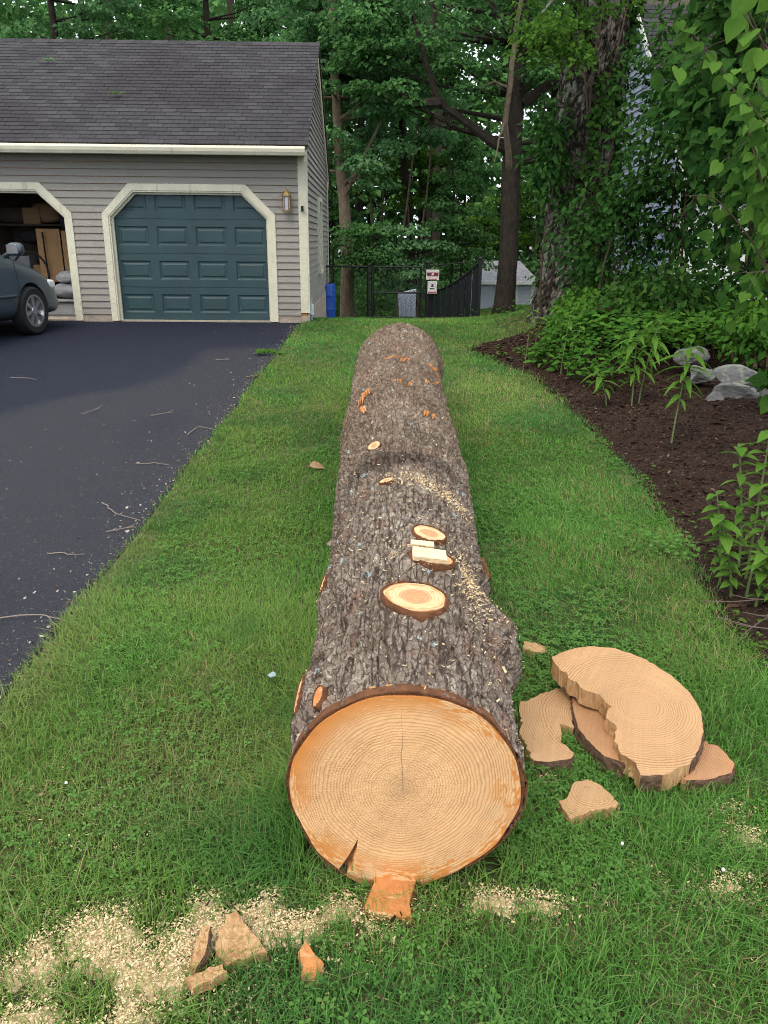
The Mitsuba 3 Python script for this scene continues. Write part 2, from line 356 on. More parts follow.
# building materials
def siding_fn(c):
    def f(p, n, uv):
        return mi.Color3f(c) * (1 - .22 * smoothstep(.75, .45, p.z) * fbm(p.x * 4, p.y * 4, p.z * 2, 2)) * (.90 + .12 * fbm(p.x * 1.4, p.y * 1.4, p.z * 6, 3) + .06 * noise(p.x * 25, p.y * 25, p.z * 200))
    return f
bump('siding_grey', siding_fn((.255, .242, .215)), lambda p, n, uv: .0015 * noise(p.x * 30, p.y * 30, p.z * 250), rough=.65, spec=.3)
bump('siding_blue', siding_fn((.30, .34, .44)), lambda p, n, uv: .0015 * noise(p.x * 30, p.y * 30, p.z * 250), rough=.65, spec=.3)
def trim_col(p, n, uv):
    k = mi.Color3f(.56, .54, .42) * (.9 + .2 * fbm(p.x * 5, p.y * 5, p.z * 5, 3))
    return mix(k, (.34, .30, .19), smoothstep(.62, .85, fbm(p.x * 14, p.y * 14, p.z * 3, 3)) * .45)
pr('trim_cream', trim_col, .55)
pr('trim_white', (.72, .72, .70), .5)
def shingle_col(p, n, uv):
    r = cell_rand(dr.floor(uv.x * 997), dr.floor(uv.y * 997), 3.0)
    k = mix((.036, .034, .037), (.058, .055, .058), r)
    st = fbm(p.x * .5, p.z * 1.3, 2.0, 3)
    k = mix(k, (.030, .026, .028), smoothstep(.5, .7, st) * .55)
    return k * (.8 + .4 * noise(p.x * 180, p.y * 180, p.z * 180))
bump('shingle', shingle_col, lambda p, n, uv: .003 * noise(p.x * 160, p.y * 160, p.z * 160), rough=.9, spec=.15)
def door_col(p, n, uv):
    return mi.Color3f(.022, .053, .061) * (.85 + .3 * fbm(p.x * 3, p.y * 3, p.z * 2, 3))
bump('door_teal', door_col, lambda p, n, uv: .0008 * noise(p.x * 12, p.y * 12, p.z * 220), rough=.5, spec=.4)
bump('concrete', lambda p, n, uv: mix((.24, .20, .16), (.40, .34, .28), fbm(p.x * 7, p.y * 7, p.z * 7, 4)), lambda p, n, uv: .006 * fbm(p.x * 40, p.y * 40, p.z * 40, 3), rough=.9, spec=.15)
bump('pebble_concrete', lambda p, n, uv: mix((.13, .10, .08), (.34, .27, .22), noise(p.x * 70, p.y * 70, p.z * 70)), lambda p, n, uv: .008 * noise(p.x * 70, p.y * 70, p.z * 70), rough=.9, spec=.15)
def ply_col(p, n, uv): return mix((.22, .10, .035), (.42, .22, .085), fbm(p.x * 2, p.y * 2, p.z * 7, 3))
pr('plywood', ply_col, .7)
pr('plywood_pale', lambda p, n, uv: mix((.34, .19, .08), (.52, .32, .15), fbm(p.x * 3, p.y * 3, p.z * 1.2, 3)), .7)
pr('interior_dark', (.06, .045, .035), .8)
pr('cardboard', (.30, .19, .10), .8)
pr('sack_grey', lambda p, n, uv: mix((.16, .17, .18), (.30, .31, .32), fbm(p.x * 9, p.y * 9, p.z * 9, 3)), .6)
pr('black_cloth', (.015, .015, .02), .8)
pr('black_metal', (.012, .013, .014), .45)
pr('slat_black', lambda p, n, uv: mi.Color3f(.010, .012, .017) * (.7 + .6 * noise(p.x * 9, p.y * 9, p.z * 1.5)), .5)
pr('plastic_blue', (.02, .09, .42), .4)
pr('plastic_pale', (.42, .48, .58), .5)
pr('shed_wall', (.50, .54, .62), .6)
bump('shed_roof', lambda p, n, uv: mix((.17, .17, .18), (.30, .30, .31), noise(p.x * 14, p.y * 3, p.z * 22)), lambda p, n, uv: .01 * noise(p.x * 14, p.y * 3, p.z * 22), rough=.9, spec=.15)
pr('sign_white', (.62, .60, .58), .5); pr('sign_red', (.42, .02, .03), .5); pr('sign_dark', (.05, .04, .06), .5)
scene['brass'] = {'type': 'twosided', 'bsdf': {'type': 'principled', 'base_color': rgb(.24, .17, .07), 'metallic': .6, 'roughness': .45}}
pr('milk_glass', (.35, .36, .42), .25, .6)
def car_col(p, n, uv): return mi.Color3f(.050, .082, .105)
scene['car_paint'] = {'type': 'twosided', 'bsdf': {'type': 'principled', 'base_color': rgb(.056, .076, .092), 'metallic': .35, 'roughness': .32, 'clearcoat': 1.0, 'clearcoat_gloss': .9, 'specular': .5}}
pr('car_glass', (.012, .016, .018), .05, .8)
pr('rubber', (.012, .012, .012), .8)
scene['alloy'] = {'type': 'twosided', 'bsdf': {'type': 'principled', 'base_color': rgb(.62, .62, .64), 'metallic': .9, 'roughness': .3}}
pr('lamp_lens', (.62, .63, .62), .1, .8)
def stone_col(p, n, uv):
    k = mix((.06, .06, .062), (.22, .215, .205), fbm(p.x * 9, p.y * 9, p.z * 16, 4))
    k = mix(k, (.24, .27, .19), smoothstep(.58, .72, fbm(p.x * 16 + 4, p.y * 16, p.z * 16, 3)) * .8)
    return mix(k, (.03, .035, .03), smoothstep(.6, .75, fbm(p.x * 7, p.y * 7 + 8, p.z * 7, 3)) * .7)
bump('stone', stone_col, lambda p, n, uv: .02 * fbm(p.x * 30, p.y * 30, p.z * 45, 4), rough=.9, spec=.15)
def saw_col(p, n, uv): return mix((.56, .41, .22), (.76, .60, .38), uv.x)
pr('sawdust_mat', saw_col, .9, .1)
bump('sawdust_bed', lambda p, n, uv: mix((.50, .36, .19), (.72, .57, .36), fbm(p.x * 70, p.y * 70, 0.0, 3)), lambda p, n, uv: .012 * fbm(p.x * 110, p.y * 110, 0.0, 3), rough=.95, spec=.05)
def chipm_col(p, n, uv): return mix(mix((.014, .008, .006), (.062, .035, .025), uv.x), (.20, .13, .085), smoothstep(.93, 1.0, uv.x))
pr('mulch_chip_mat', chipm_col, .95, .1)
def flit_col(p, n, uv): return mix(mix((.09, .05, .03), (.22, .13, .07), uv.x * 2), mix((.22, .18, .14), (.50, .44, .36), uv.x), smoothstep(.4, .5, uv.x))
pr('litter', flit_col, .9, .1)
pr('lichen', (.30, .40, .40), .9, .1)
pr('petal', (.75, .75, .70), .8, .2)

# ------------------------------------------------------------------ the setting
xs = np.concatenate([np.linspace(-70, -8, 24), np.linspace(-7.5, 7.5, 130), np.linspace(8, 70, 24)])
ys = np.concatenate([np.linspace(-25, -1, 16), np.linspace(-.8, 16, 150), np.linspace(16.5, 45, 50), np.linspace(47, 120, 14)])
Y, X = np.meshgrid(ys, xs, indexing='ij')
Z = G(X, Y)
k = sst(DRIVE_X + .02, DRIVE_X - .10, X) * (1 - sst(12.9, 13.0, Y)); Z = Z - .06 * k
Z = Z - .5 * ((X < -1.4) & (X > -7.9) & (Y > 12.95) & (Y < 18.8))
struct('lawn_ground', grid_mesh(X, Y, Z), 'soil', 'lawn soil and thatch under the grass', smooth=True)
# driveway: a sheet with a ragged right edge and a skirt
ys = np.linspace(-4, 12.92, 420); us = np.concatenate([np.linspace(0, 1, 14) ** 1.0 * .3, np.linspace(.34, 14, 30)])
Y, U = np.meshgrid(ys, us, indexing='ij')
ex = DRIVE_X + .035 * (fb(np.stack([ys * 1.5, 0 * ys, 0 * ys], -1), 4, 2) - .5) * 2 + .02 * (fb(np.stack([ys * 9, 0 * ys, 0 * ys], -1), 3, 3) - .5)
X = ex[:, None] - U
Z = G(X, Y) + .012 * sst(0, .05, U) - .02
Z[:, 0] -= .05
struct('driveway', grid_mesh(X, Y, Z), 'asphalt', 'dark blue-black asphalt driveway with a ragged right edge', smooth=True)
# mulch bed
bp = shapely.segmentize(BED, .12)
bx0, by0 = np.meshgrid(np.arange(.9, 9, .07), np.arange(.6, 13.9, .07))
pts = np.stack([bx0.ravel(), by0.ravel()], 1)
inside = shapely.contains_xy(BED.buffer(-.05), pts[:, 0], pts[:, 1])
from scipy.spatial import Delaunay
pp = np.vstack([pts[inside], np.array(bp.exterior.coords)[:-1]])
tri = Delaunay(pp).simplices
cc = pp[tri].mean(1); tri = tri[shapely.contains_xy(BED, cc[:, 0], cc[:, 1])]
dist = shapely.distance(shapely.points(pp), BED.exterior)
pz = G(pp[:, 0], pp[:, 1]) + .006 + sst(0, .25, dist) * (.03 + .03 * fb(np.stack([pp[:, 0] * 5, pp[:, 1] * 5, 0 * pp[:, 0]], -1), 3, 8))
bm = trimesh.Trimesh(np.column_stack([pp, pz]), tri, process=False)
if bm.face_normals[:, 2].mean() < 0: bm.invert()
struct('mulch_bed', bm, 'mulch', 'dark brown bark mulch bed along the right side of the lawn', smooth=True)
def bedz(x, y):
    d = shapely.distance(shapely.points(np.stack([x, y], -1)), BED.exterior)
    return G(x, y) + .006 + sst(0, .25, d) * (.03 + .03 * fb(np.stack([x * 5, y * 5, 0 * x], -1), 3, 8))

# ------------------------------------------------------------------ garage
GA = math.radians(1.07)
GM = np.eye(4); GM[:2, :2] = [[math.cos(GA), -math.sin(GA)], [math.sin(GA), math.cos(GA)]]; GM[:3, 3] = [-1.255, 12.9, 0]
def gl(m, M=None):
    m = m.copy(); m.apply_transform(GM if M is None else M)
    return m
def lap_boards(region, z0, z1, expo, butt=.026, top=.003, thick=.006):
    """Clapboards clipped to a region of the wall plane (u, z): a list of meshes with u along x, out of the wall along -y."""
    out = []
    z = z0
    while z < z1:
        cell = region.intersection(sbox(-100, z + .007, 100, min(z + expo, z1)))
        for g in getattr(cell, 'geoms', [cell]):
            if g.is_empty or g.geom_type != 'Polygon' or g.area < 2e-3: continue
            m = prism(g.simplify(.0005), thick)
            v = np.array(m.vertices)
            zz = v[:, 1]
            w = np.clip((zz - z) / expo, 0, 1)
            outw = v[:, 2] * (1 - .0) + (butt * (1 - w) + top * w) - thick
            m2 = trimesh.Trimesh(np.column_stack([v[:, 0], -outw, zz]), m.faces[:, ::-1], process=False)
            if m2.volume < 0: m2.invert()
            out.append(m2)
        z += expo
    return out
def octagon(u0, u1, z0, zs, z1, ch):
    return Polygon([(u0, z0), (u0, zs), (u0 + ch, z1), (u1 - ch, z1), (u1, zs), (u1, z0)])
def wallplane(m):  # shapely prism in (u, z) extruded h -> local coords, occupying y in [0, h]
    v = np.array(m.vertices); m2 = trimesh.Trimesh(np.column_stack([v[:, 0], v[:, 2], v[:, 1]]), m.faces[:, ::-1], process=False)
    if m2.volume < 0: m2.invert()
    return m2
def wp(poly, h, y0):
    m = wallplane(prism(poly, h)); m.apply_translation([0, y0, 0]); return m

BASE = .35
gar = thing('garage', 'grey clapboard garage with dark shingle roof and cream trimmed octagonal doors', 'garage')
outer = [octagon(-3.13, -.47, BASE - .05, 1.965, 2.395, .44), octagon(-6.25, -3.59, BASE - .05, 1.965, 2.395, .44)]
inner = [octagon(-3.035, -.565, BASE - .1, 1.925, 2.30, .40), octagon(-6.155, -3.685, BASE - .1, 1.925, 2.30, .40)]
front = sbox(-7.0, .02, 0, 2.86)
W, D, RZ, EZ = 7.0, 6.1, 4.93, 2.92
core = [gl(wp(front.intersection(sbox(-7, .1, -.008, 3)).difference(unary_union(inner)), .10, .002)),
        gl(bx(-7.0, -6.9, .1, D, .1, 2.86)), gl(bx(-7.0, 0, D - .1, D, -.3, 2.86))]
gable = Polygon([(.102, -.35), (D - .102, -.35), (D - .102, 2.86), (D / 2, 4.75), (.102, 2.86)])
def to_side(m):  # (u, out=-y, z) on the right-hand side wall, u runs to the back
    v = np.array(m.vertices); m2 = trimesh.Trimesh(np.column_stack([-v[:, 1], v[:, 0], v[:, 2]]), m.faces, process=False)
    if m2.volume < 0: m2.invert()
    return m2
sm = wp(gable, .10, .0)
core.append(gl(to_side(trimesh.Trimesh(np.array(sm.vertices) * [1, 1, 1], sm.faces, process=False))))
gw = obj('wall', merge(core), 'plywood', gar)
for m in lap_boards(sbox(-6.98, .45, -.105, 2.83).difference(unary_union(outer)), .45, 2.83, .102):
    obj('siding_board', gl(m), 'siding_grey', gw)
win_out = sbox(2.55, 1.0, 3.35, 2.36)
gab2 = Polygon([(.0, .56), (D, .56), (D, 2.86), (D / 2, 4.80), (.0, 2.86)])
for m in lap_boards(gab2.difference(win_out), .56, 4.8, .102):
    obj('siding_board', gl(to_side(m)), 'siding_grey', gw)
fnd = Polygon([(-6.98, BASE - .3), (.0, BASE - .3), (.0, .447), (-6.98, .447)]).difference(unary_union(outer))
parts = [wp(g, .10, -.006) for g in getattr(fnd, 'geoms', [fnd])]
for p in parts: obj('foundation', gl(p), 'pebble_concrete' if p.bounds[1][0] < -1 else 'concrete', gar)
obj('foundation', gl(bx(.0025, .03, .0, D, -.6, .556)), 'concrete', gar)
obj('corner_post', gl(merge([bx(-.105, .018, -.022, -.001, .50, 2.80), bx(.0195, .0375, -.022, .09, .50, 2.80)])), 'trim_cream', gar)
obj('corner_post', gl(bx(.0195, .0375, D - .08, D + .02, .50, 2.84)), 'trim_cream', gar)
for i in (0, 1):
    tr = outer[i].difference(inner[i]).intersection(sbox(-9, BASE + .005, 3, 3))
    t = obj('door_trim', gl(wp(tr, .034, -.033)), 'trim_cream', gar)
    inn = inner[i].buffer(-.001, join_style=2)
    jm = inn.difference(inn.buffer(-.022, join_style=2)).intersection(sbox(-9, BASE + .005, 3, 3))
    obj('jamb', gl(wp(jm, .135, -.018)), 'trim_cream', t)
    inn2 = inn.buffer(-.0225, join_style=2)
    jm2 = inn2.difference(inn2.buffer(-.03, join_style=2)).intersection(sbox(-9, BASE + .005, 3, 3))
    obj('stop', gl(wp(jm2, .04, .05)), 'trim_cream', t)
# closed door: four sections with four pressed panels each
dr_ = obj('garage_door', gl(bx(-3.03, -.57, .135, .16, BASE + .012, 2.34)), 'door_teal', gar)
sh = .512
for r in range(4):
    z0 = BASE + .014 + r * sh; z1 = min(z0 + sh - .006, 2.34)
    holes = []
    for c in range(4):
        u0 = -2.95 + c * .607; holes.append((u0, u0 + .48, z0 + .115, min(z0 + .115 + .285, 2.3)))
    sec = sbox(-3.028, z0, -.572, z1).difference(unary_union([sbox(a, q0, b, q1) for a, b, q0, q1 in holes]))
    s = obj('section', gl(wp(sec, .028, .105)), 'door_teal', dr_)
    for a, b, q0, q1 in holes:
        rings = [(0, 0.107), (.022, .124), (.040, .124), (.062, .113)]
        v, f = [], []
        for ins, y in rings: v += [[a + ins, y, q0 + ins], [b - ins, y, q0 + ins], [b - ins, y, q1 - ins], [a + ins, y, q1 - ins]]
        for k in range(3):
            for j in range(4):
                p, q = 4 * k + j, 4 * k + (j + 1) % 4; f += [[p, q, q + 4], [p, q + 4, p + 4]]
        f += [[12, 13, 14], [12, 14, 15]]
        obj('panel', gl(trimesh.Trimesh(np.array(v), np.array(f), process=False)), 'door_teal', dr_)
obj('threshold', gl(bx(-3.01, -.59, .03, .134, BASE - .05, BASE + .013)), 'concrete', gar)
# roof
sl = math.atan2(RZ - EZ, D / 2 + .32); OV = .075
def roofpt(s, u, h=0): return [u, -.32 + s * math.cos(sl) - h * math.sin(sl), EZ + s * math.sin(sl) + h * math.cos(sl)]
SL = (D / 2 + .32) / math.cos(sl)
v = [[-.32, EZ - .06], [D / 2, RZ - .06], [D + .32, EZ - .06], [D + .32, EZ], [D / 2, RZ], [-.32, EZ]]
rm = wallplane(prism(Polygon(v), W + .1 + OV)); 
rv = np.array(rm.vertices); rm = trimesh.Trimesh(np.column_stack([rv[:, 1] - W - .1, rv[:, 0], rv[:, 2]]), rm.faces, process=False)
if rm.volume < 0: rm.invert()
roof = obj('roof', gl(rm), 'interior_dark', gar)
ROWS, EX, TW = 30, SL / 30, .235
tabs = []
for r in range(ROWS):
    off = (r * .37 % 1) * TW
    for c in range(int((W + .1 + OV) / TW) + 2):
        u1 = OV + .012 - off - c * TW + TW; u0 = u1 - TW + .006
        u1 = min(u1, OV + .012); u0 = max(u0, -W - .1)
        if u1 - u0 < .03: continue
        tabs.append((r, u0, u1))
rng = np.random.default_rng(3)
def tabmesh(w, seed):
    rr = np.random.default_rng(seed)
    L = EX + .045; dz = rr.uniform(0, .003); j = rr.uniform(-.006, .006, 2)
    v = np.array([[0, 0 + j[0], .013 + dz], [w, 0 + j[1], .013 + dz], [w, L, .003], [0, L, .003], [0, j[0], .003], [w, j[1], .003]])
    f = np.array([[0, 1, 2], [0, 2, 3], [4, 1, 0], [4, 5, 1], [4, 0, 3], [5, 2, 1]])
    return trimesh.Trimesh(v, f, process=False)
full = TW - .006
variants = []
for q in range(14):
    m = tabmesh(full, q); variants.append(mikit.ply(m, 'shingle', uv=np.tile(rng.random(2), (6, 1))))
def tabmat(r, u0):
    M = np.eye(4); M[:3, 0] = [1, 0, 0]; M[:3, 1] = [0, math.cos(sl), math.sin(sl)]; M[:3, 2] = [0, -math.sin(sl), math.cos(sl)]
    M[:3, 3] = roofpt(r * EX - .02, u0, .001 + .0022 * (1 if r else 2)); return GM @ M
VV, FF, UU, nf = [], [], [], 0
kept = 0
for r, u0, u1 in sorted(tabs, key=lambda t: t[0]):
    if kept < 290 and u0 > -5.3:
        kept += 1
        if abs((u1 - u0) - full) < 1e-6: obj('shingle', variants[rng.integers(14)], None, roof, to=T(tabmat(r, u0)))
        else:
            obj('shingle', tabmesh(u1 - u0, r), 'shingle', roof, uv=np.tile(rng.random(2), (6, 1)), to=T(tabmat(r, u0)))
    else:
        m = tabmesh(u1 - u0, int(rng.integers(1000))); m.apply_transform(tabmat(r, u0))
        VV.append(m.vertices); FF.append(m.faces + nf); nf += 6; UU.append(np.tile(rng.random(2), (6, 1)))
k = obj('upper_shingle_field', (np.vstack(VV), np.vstack(FF)), 'shingle', roof, uv=np.vstack(UU)); labels[k] = {'label': 'upper rows of dark shingles up to the ridge', 'kind': 'stuff'}
for c in range(24):
    u1 = OV + .01 - c * .3
    m = trimesh.Trimesh(np.array([[u1, D / 2 - .13, RZ - .055], [u1, D / 2, RZ + .025], [u1, D / 2 + .13, RZ - .055], [u1 - .31, D / 2 - .13, RZ - .065], [u1 - .31, D / 2, RZ + .017], [u1 - .31, D / 2 + .13, RZ - .065]]),
                        np.array([[0, 1, 4], [0, 4, 3], [1, 2, 5], [1, 5, 4], [0, 2, 1], [3, 4, 5]]), process=False)
    obj('ridge_cap', gl(m), 'shingle', roof, uv=np.tile(rng.random(2), (6, 1)))
# rake boards and gutter
a, b = np.array([-.30, EZ - .065]), np.array([D / 2, RZ - .065])
for s in (0, 1):
    p = Polygon([a, b, b - [0, .17], a - [0, .15]]); 
    if s: p = shapely.affinity.scale(p, -1, 1, origin=(D / 2, 0))
    m = wallplane(prism(p, .03)); mv = np.array(m.vertices); m = trimesh.Trimesh(np.column_stack([OV - .03 - mv[:, 1], mv[:, 0], mv[:, 2]]), m.faces, process=False)
    if m.volume < 0: m.invert()
    obj('rake_board', gl(m), 'trim_cream', gar)
gprof = Polygon([(0, 0), (-.10, -.005), (-.125, -.04), (-.115, -.085), (-.09, -.125), (0, -.125)])
m = wallplane(prism(gprof, W + .12)); mv = np.array(m.vertices)
m = trimesh.Trimesh(np.column_stack([mv[:, 1] - W - .08, mv[:, 0] - .325, mv[:, 2] + EZ - .02]), m.faces, process=False)
if m.volume < 0: m.invert()
obj('gutter', gl(m), 'trim_cream', gar)
obj('soffit', gl(bx(-W, .045, -.324, -.02, 2.80, 2.832)), 'trim_cream', gar)
# side window seen edge-on
wn = obj('window', gl(bx(.012, .03, 2.62, 3.28, 1.07, 2.29)), 'car_glass', gar)
for q in (bx(.004, .065, 2.55, 2.62, 1.0, 2.36), bx(.004, .065, 3.28, 3.35, 1.0, 2.36), bx(.004, .064, 2.621, 3.279, 2.29, 2.36), bx(.004, .075, 2.621, 3.279, 1.0, 1.07)):
    obj('casing', gl(q), 'trim_cream', wn)
# small fittings on the corner
obj('hose_tap', gl(merge([tube([[-.045, -.02, 2.06], [-.045, -.06, 2.06]], .014, 8), tube([[-.045, -.06, 2.02], [-.045, -.06, 2.10]], .02, 8)])), 'black_metal', gar)
obj('conduit', gl(merge([tube([[.055, .12, .2], [.055, .12, .72]], .014, 8), bx(.035, .09, .06, .18, .46, .62)])), 'plastic_pale', gar)
# interior
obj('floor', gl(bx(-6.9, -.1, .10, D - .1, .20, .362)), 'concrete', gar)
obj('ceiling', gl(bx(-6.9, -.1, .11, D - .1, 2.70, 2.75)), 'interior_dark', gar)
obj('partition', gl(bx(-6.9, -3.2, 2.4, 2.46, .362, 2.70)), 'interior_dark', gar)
# wall lantern
lan = thing('wall_lantern', 'brass wall lantern on the grey siding right of the closed garage door', 'lantern')
lu = -.275
obj('back_plate', gl(rbox(lu - .045, lu + .045, -.035, -.012, 2.08, 2.30, .01)), 'brass', lan)
obj('arm', gl(tube([[lu, -.03, 2.22], [lu, -.09, 2.27], [lu, -.12, 2.30], [lu, -.12, 2.335]], .010, 6)), 'brass', lan)
obj('roof_cap', gl(trimesh.Trimesh(*(lambda c: (c.vertices + [lu, -.12, 2.235], c.faces))(trimesh.creation.cone(.085, .11, sections=6)), process=False)), 'brass', lan)
obj('glass', gl(trimesh.Trimesh(*(lambda c: (c.vertices + [lu, -.12, 2.135], c.faces))(trimesh.creation.cylinder(.052, .19, sections=6)), process=False)), 'milk_glass', lan)
for k in range(6):
    a = k * PI / 3
    obj('corner_bar', gl(tube([[lu + .058 * math.cos(a), -.12 + .058 * math.sin(a), 2.03], [lu + .062 * math.cos(a), -.12 + .062 * math.sin(a), 2.24]], .006, 4)), 'brass', lan)
obj('base_cap', gl(trimesh.Trimesh(*(lambda c: (c.vertices + [lu, -.12, 2.025], c.faces))(trimesh.creation.cylinder(.072, .025, sections=6)), process=False)), 'brass', lan)
# things inside the open bay
def lumpy(cx, cy, cz, rx, ry, rz, seed, amp=.18):
    m = trimesh.creation.icosphere(3); v = np.array(m.vertices)
    v = np.sign(v) * np.abs(v) ** .75
    v *= 1 + amp * (fb(v * 1.7 + seed, 3, seed) - .5)[:, None] * 2
    return trimesh.Trimesh(v * [rx, ry, rz] + [cx, cy, cz], m.faces, process=False)
tag(obj('storage_bin', gl(merge([rbox(-4.45, -3.72, .55, 1.1, .365, .60, .04), rbox(-4.50, -3.70, .5, 1.13, .60, .64, .015)])), 'sack_grey'), 'grey lidded storage bin on the garage floor under the sacks', 'storage bin')
for i, (q, lab) in enumerate([((-4.02, .8, .77, .30, .26, .125, 1), 'lower grey sack lying on the storage bin in the open garage'), ((-4.45, .85, .74, .17, .2, .11, 2), 'small grey sack left of the stack in the open garage'),
                         ((-4.0, .82, .985, .24, .24, .10, 3), 'topmost grey sack of the stack in the open garage')]):
    tag(obj('sack', gl(lumpy(*q)), 'sack_grey', smooth=True), lab, 'sack', 'grey sacks stacked in the open garage')
tag(obj('leaning_board', gl(trimesh.Trimesh(*(lambda b: (b.vertices, b.faces))(bx(-3.98, -3.75, .95, .99, 1.1, 1.42)), process=False)), 'sack_grey'), 'grey board leaning above the sacks at the door frame', 'board')
th = np.linspace(0, 2 * PI, 40)
tag(obj('hoop', gl(tube(np.stack([-4.75 + .30 * np.cos(th), 1.0 + .0 * th, 1.0 + .38 * np.sin(th)], 1), .016, 6, cap=False)), 'rubber'), 'thin dark hoop standing upright behind the car bonnet', 'hoop')
for i, (u0, u1, z0, z1, lab) in enumerate([(-4.75, -4.35, .9, 1.75, 'left upright plywood sheet against the garage partition'), (-4.33, -4.02, .95, 1.72, 'middle upright plywood sheet against the garage partition'), (-4.0, -3.75, 1.0, 1.68, 'right upright plywood sheet against the garage partition')]):
    tag(obj('plywood_sheet', gl(bx(u0, u1, 1.42 + .02 * i, 1.44 + .02 * i, z0 - .02, z1)), 'plywood_pale'), lab, 'plywood sheet', 'plywood sheets leaning in the garage')
sf = thing('shelf', 'dark high shelf across the back of the open garage bay', 'shelf')
obj('board', gl(bx(-6.6, -3.3, 1.75, 2.38, 1.80, 1.83)), 'interior_dark', sf); obj('bracket', gl(bx(-4.2, -4.16, 1.8, 2.38, 1.5, 1.797)), 'interior_dark', sf); obj('bracket', gl(bx(-5.6, -5.56, 1.8, 2.38, 1.5, 1.797)), 'interior_dark', sf)
tag(obj('hanging_bag', gl(lumpy(-4.1, 1.5, 1.93, .22, .18, .28, 5)), 'black_cloth', smooth=True), 'black bag hanging inside the open garage near the door frame', 'bag')
for i, (u, z, rx, rz, mt, lab) in enumerate([(-4.75, 2.02, .24, .17, 'cardboard', 'brown bundle on the high garage shelf'), (-5.3, 1.98, .3, .15, 'interior_dark', 'dark bundle on the high garage shelf left of the brown one'), (-5.0, 1.62, .28, .12, 'black_cloth', 'black bundle hanging under the high garage shelf')]):
    tag(obj('bundle', gl(lumpy(u, 1.98, z, rx, .16, rz, 10 + i)), mt, smooth=True), lab, 'bundle')
tag(obj('paint_can', gl(trimesh.Trimesh(*(lambda c: (c.vertices + [-4.25, 1.7, 1.02], c.faces))(trimesh.creation.cylinder(.11, .24, sections=16)), process=False)), 'plastic_blue'), 'dark blue can behind the grey sacks in the garage', 'can')
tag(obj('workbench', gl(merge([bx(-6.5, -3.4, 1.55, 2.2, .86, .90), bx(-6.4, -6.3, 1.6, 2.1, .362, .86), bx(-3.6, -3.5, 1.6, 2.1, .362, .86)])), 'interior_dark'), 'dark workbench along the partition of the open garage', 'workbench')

for i, (u, top, lab) in enumerate([(-4.22, 1.95, 'left dark tool handle hanging before the plywood sheets'), (-4.10, 1.85, 'right dark tool handle hanging before the plywood sheets'), (-4.62, 1.7, 'tool handle beside the hoop in the garage')]):
    tag(obj('tool_handle', gl(tube([[u, 1.36, top], [u + .02, 1.36, top - .9]], .014, 6)), 'black_metal'), lab, 'tool handle')
for i, (u0, u1, z0, z1, v0, mt, lab) in enumerate([(-4.95, -4.6, .90, 1.15, 1.6, 'cardboard', 'brown box on the garage workbench'), (-4.55, -4.32, .90, 1.08, 1.6, 'plastic_blue', 'small blue box on the garage workbench'), (-5.35, -5.0, .90, 1.3, 1.6, 'sack_grey', 'grey box on the garage workbench, left of the brown one'), (-5.1, -4.8, 1.83, 2.1, 1.8, 'cardboard', 'box on the high garage shelf'), (-4.55, -4.3, .365, .62, 1.0, 'cardboard', 'box on the garage floor behind the car bonnet'),
         (-3.95, -3.78, 1.12, 1.38, 1.2, 'interior_dark', 'dark box near the garage door frame above the sacks')]):
    tag(obj('storage_box', gl(rbox(u0, u1, v0, v0 + .3, z0, z1, .012)), mt), lab, 'box')
# ------------------------------------------------------------------ car (nose into the open bay)
import manifold3d as m3
CA = math.radians(80); CO = np.array([-4.94, 11.33])          # heading; ground point of the right front wheel
ch, cs = np.array([math.cos(CA), math.sin(CA)]), np.array([math.sin(CA), -math.cos(CA)])   # forward, right
CZ = float(G(-5.0, 11.3)) - .0
CM = np.eye(4); CM[:2, 0] = ch; CM[:2, 1] = -cs; CM[:3, 2] = [0, 0, 1]; org = CO - cs * .95; CM[:3, 3] = [org[0], org[1], CZ]
def cl(m): return gl(m, CM)
car = thing('minivan', 'dark blue-grey minivan parked with its nose at the open garage bay', 'car')
def loft(stations):
    """stations: (x, half width bottom, half width top, z0, z1); rounded section"""
    rings = []
    for x, wb, wt, z0, z1 in stations:
        pts = []
        for k in range(40):
            a = 2 * PI * k / 40; c, s = math.cos(a), math.sin(a)
            c2, s2 = np.sign(c) * abs(c) ** .42, np.sign(s) * abs(s) ** .5
            w = wb + (wt - wb) * (s2 + 1) / 2
            pts.append([x, c2 * w, (z0 + z1) / 2 + s2 * (z1 - z0) / 2])
        rings.append(pts)
    v = np.array(rings).reshape(-1, 3); n = len(stations); f = []
    for i in range(n - 1):
        for j in range(40):
            a, b, c, d = i * 40 + j, i * 40 + (j + 1) % 40, (i + 1) * 40 + (j + 1) % 40, (i + 1) * 40 + j
            f += [[a, b, c], [a, c, d]]
    v = np.vstack([v, v[:40].mean(0), v[-40:].mean(0)]); c0, c1 = len(v) - 2, len(v) - 1
    for j in range(40): f += [[c0, (j + 1) % 40, j], [c1, (n - 1) * 40 + j, (n - 1) * 40 + (j + 1) % 40]]
    m = trimesh.Trimesh(v, np.array(f), process=False)
    if m.volume < 0: m.invert()
    return m
def man(m): return m3.Manifold(m3.Mesh(np.asarray(m.vertices, np.float32), np.asarray(m.faces, np.uint32)))
def unman(m):
    q = m.to_mesh(); return trimesh.Trimesh(q.vert_properties[:, :3], q.tri_verts, process=False)
def cyl(x, y0, y1, z, r, n=36):
    c = trimesh.creation.cylinder(r, abs(y1 - y0), sections=n); c.apply_transform(trimesh.transformations.rotation_matrix(PI / 2, [1, 0, 0])); c.apply_translation([x, (y0 + y1) / 2, z]); return c
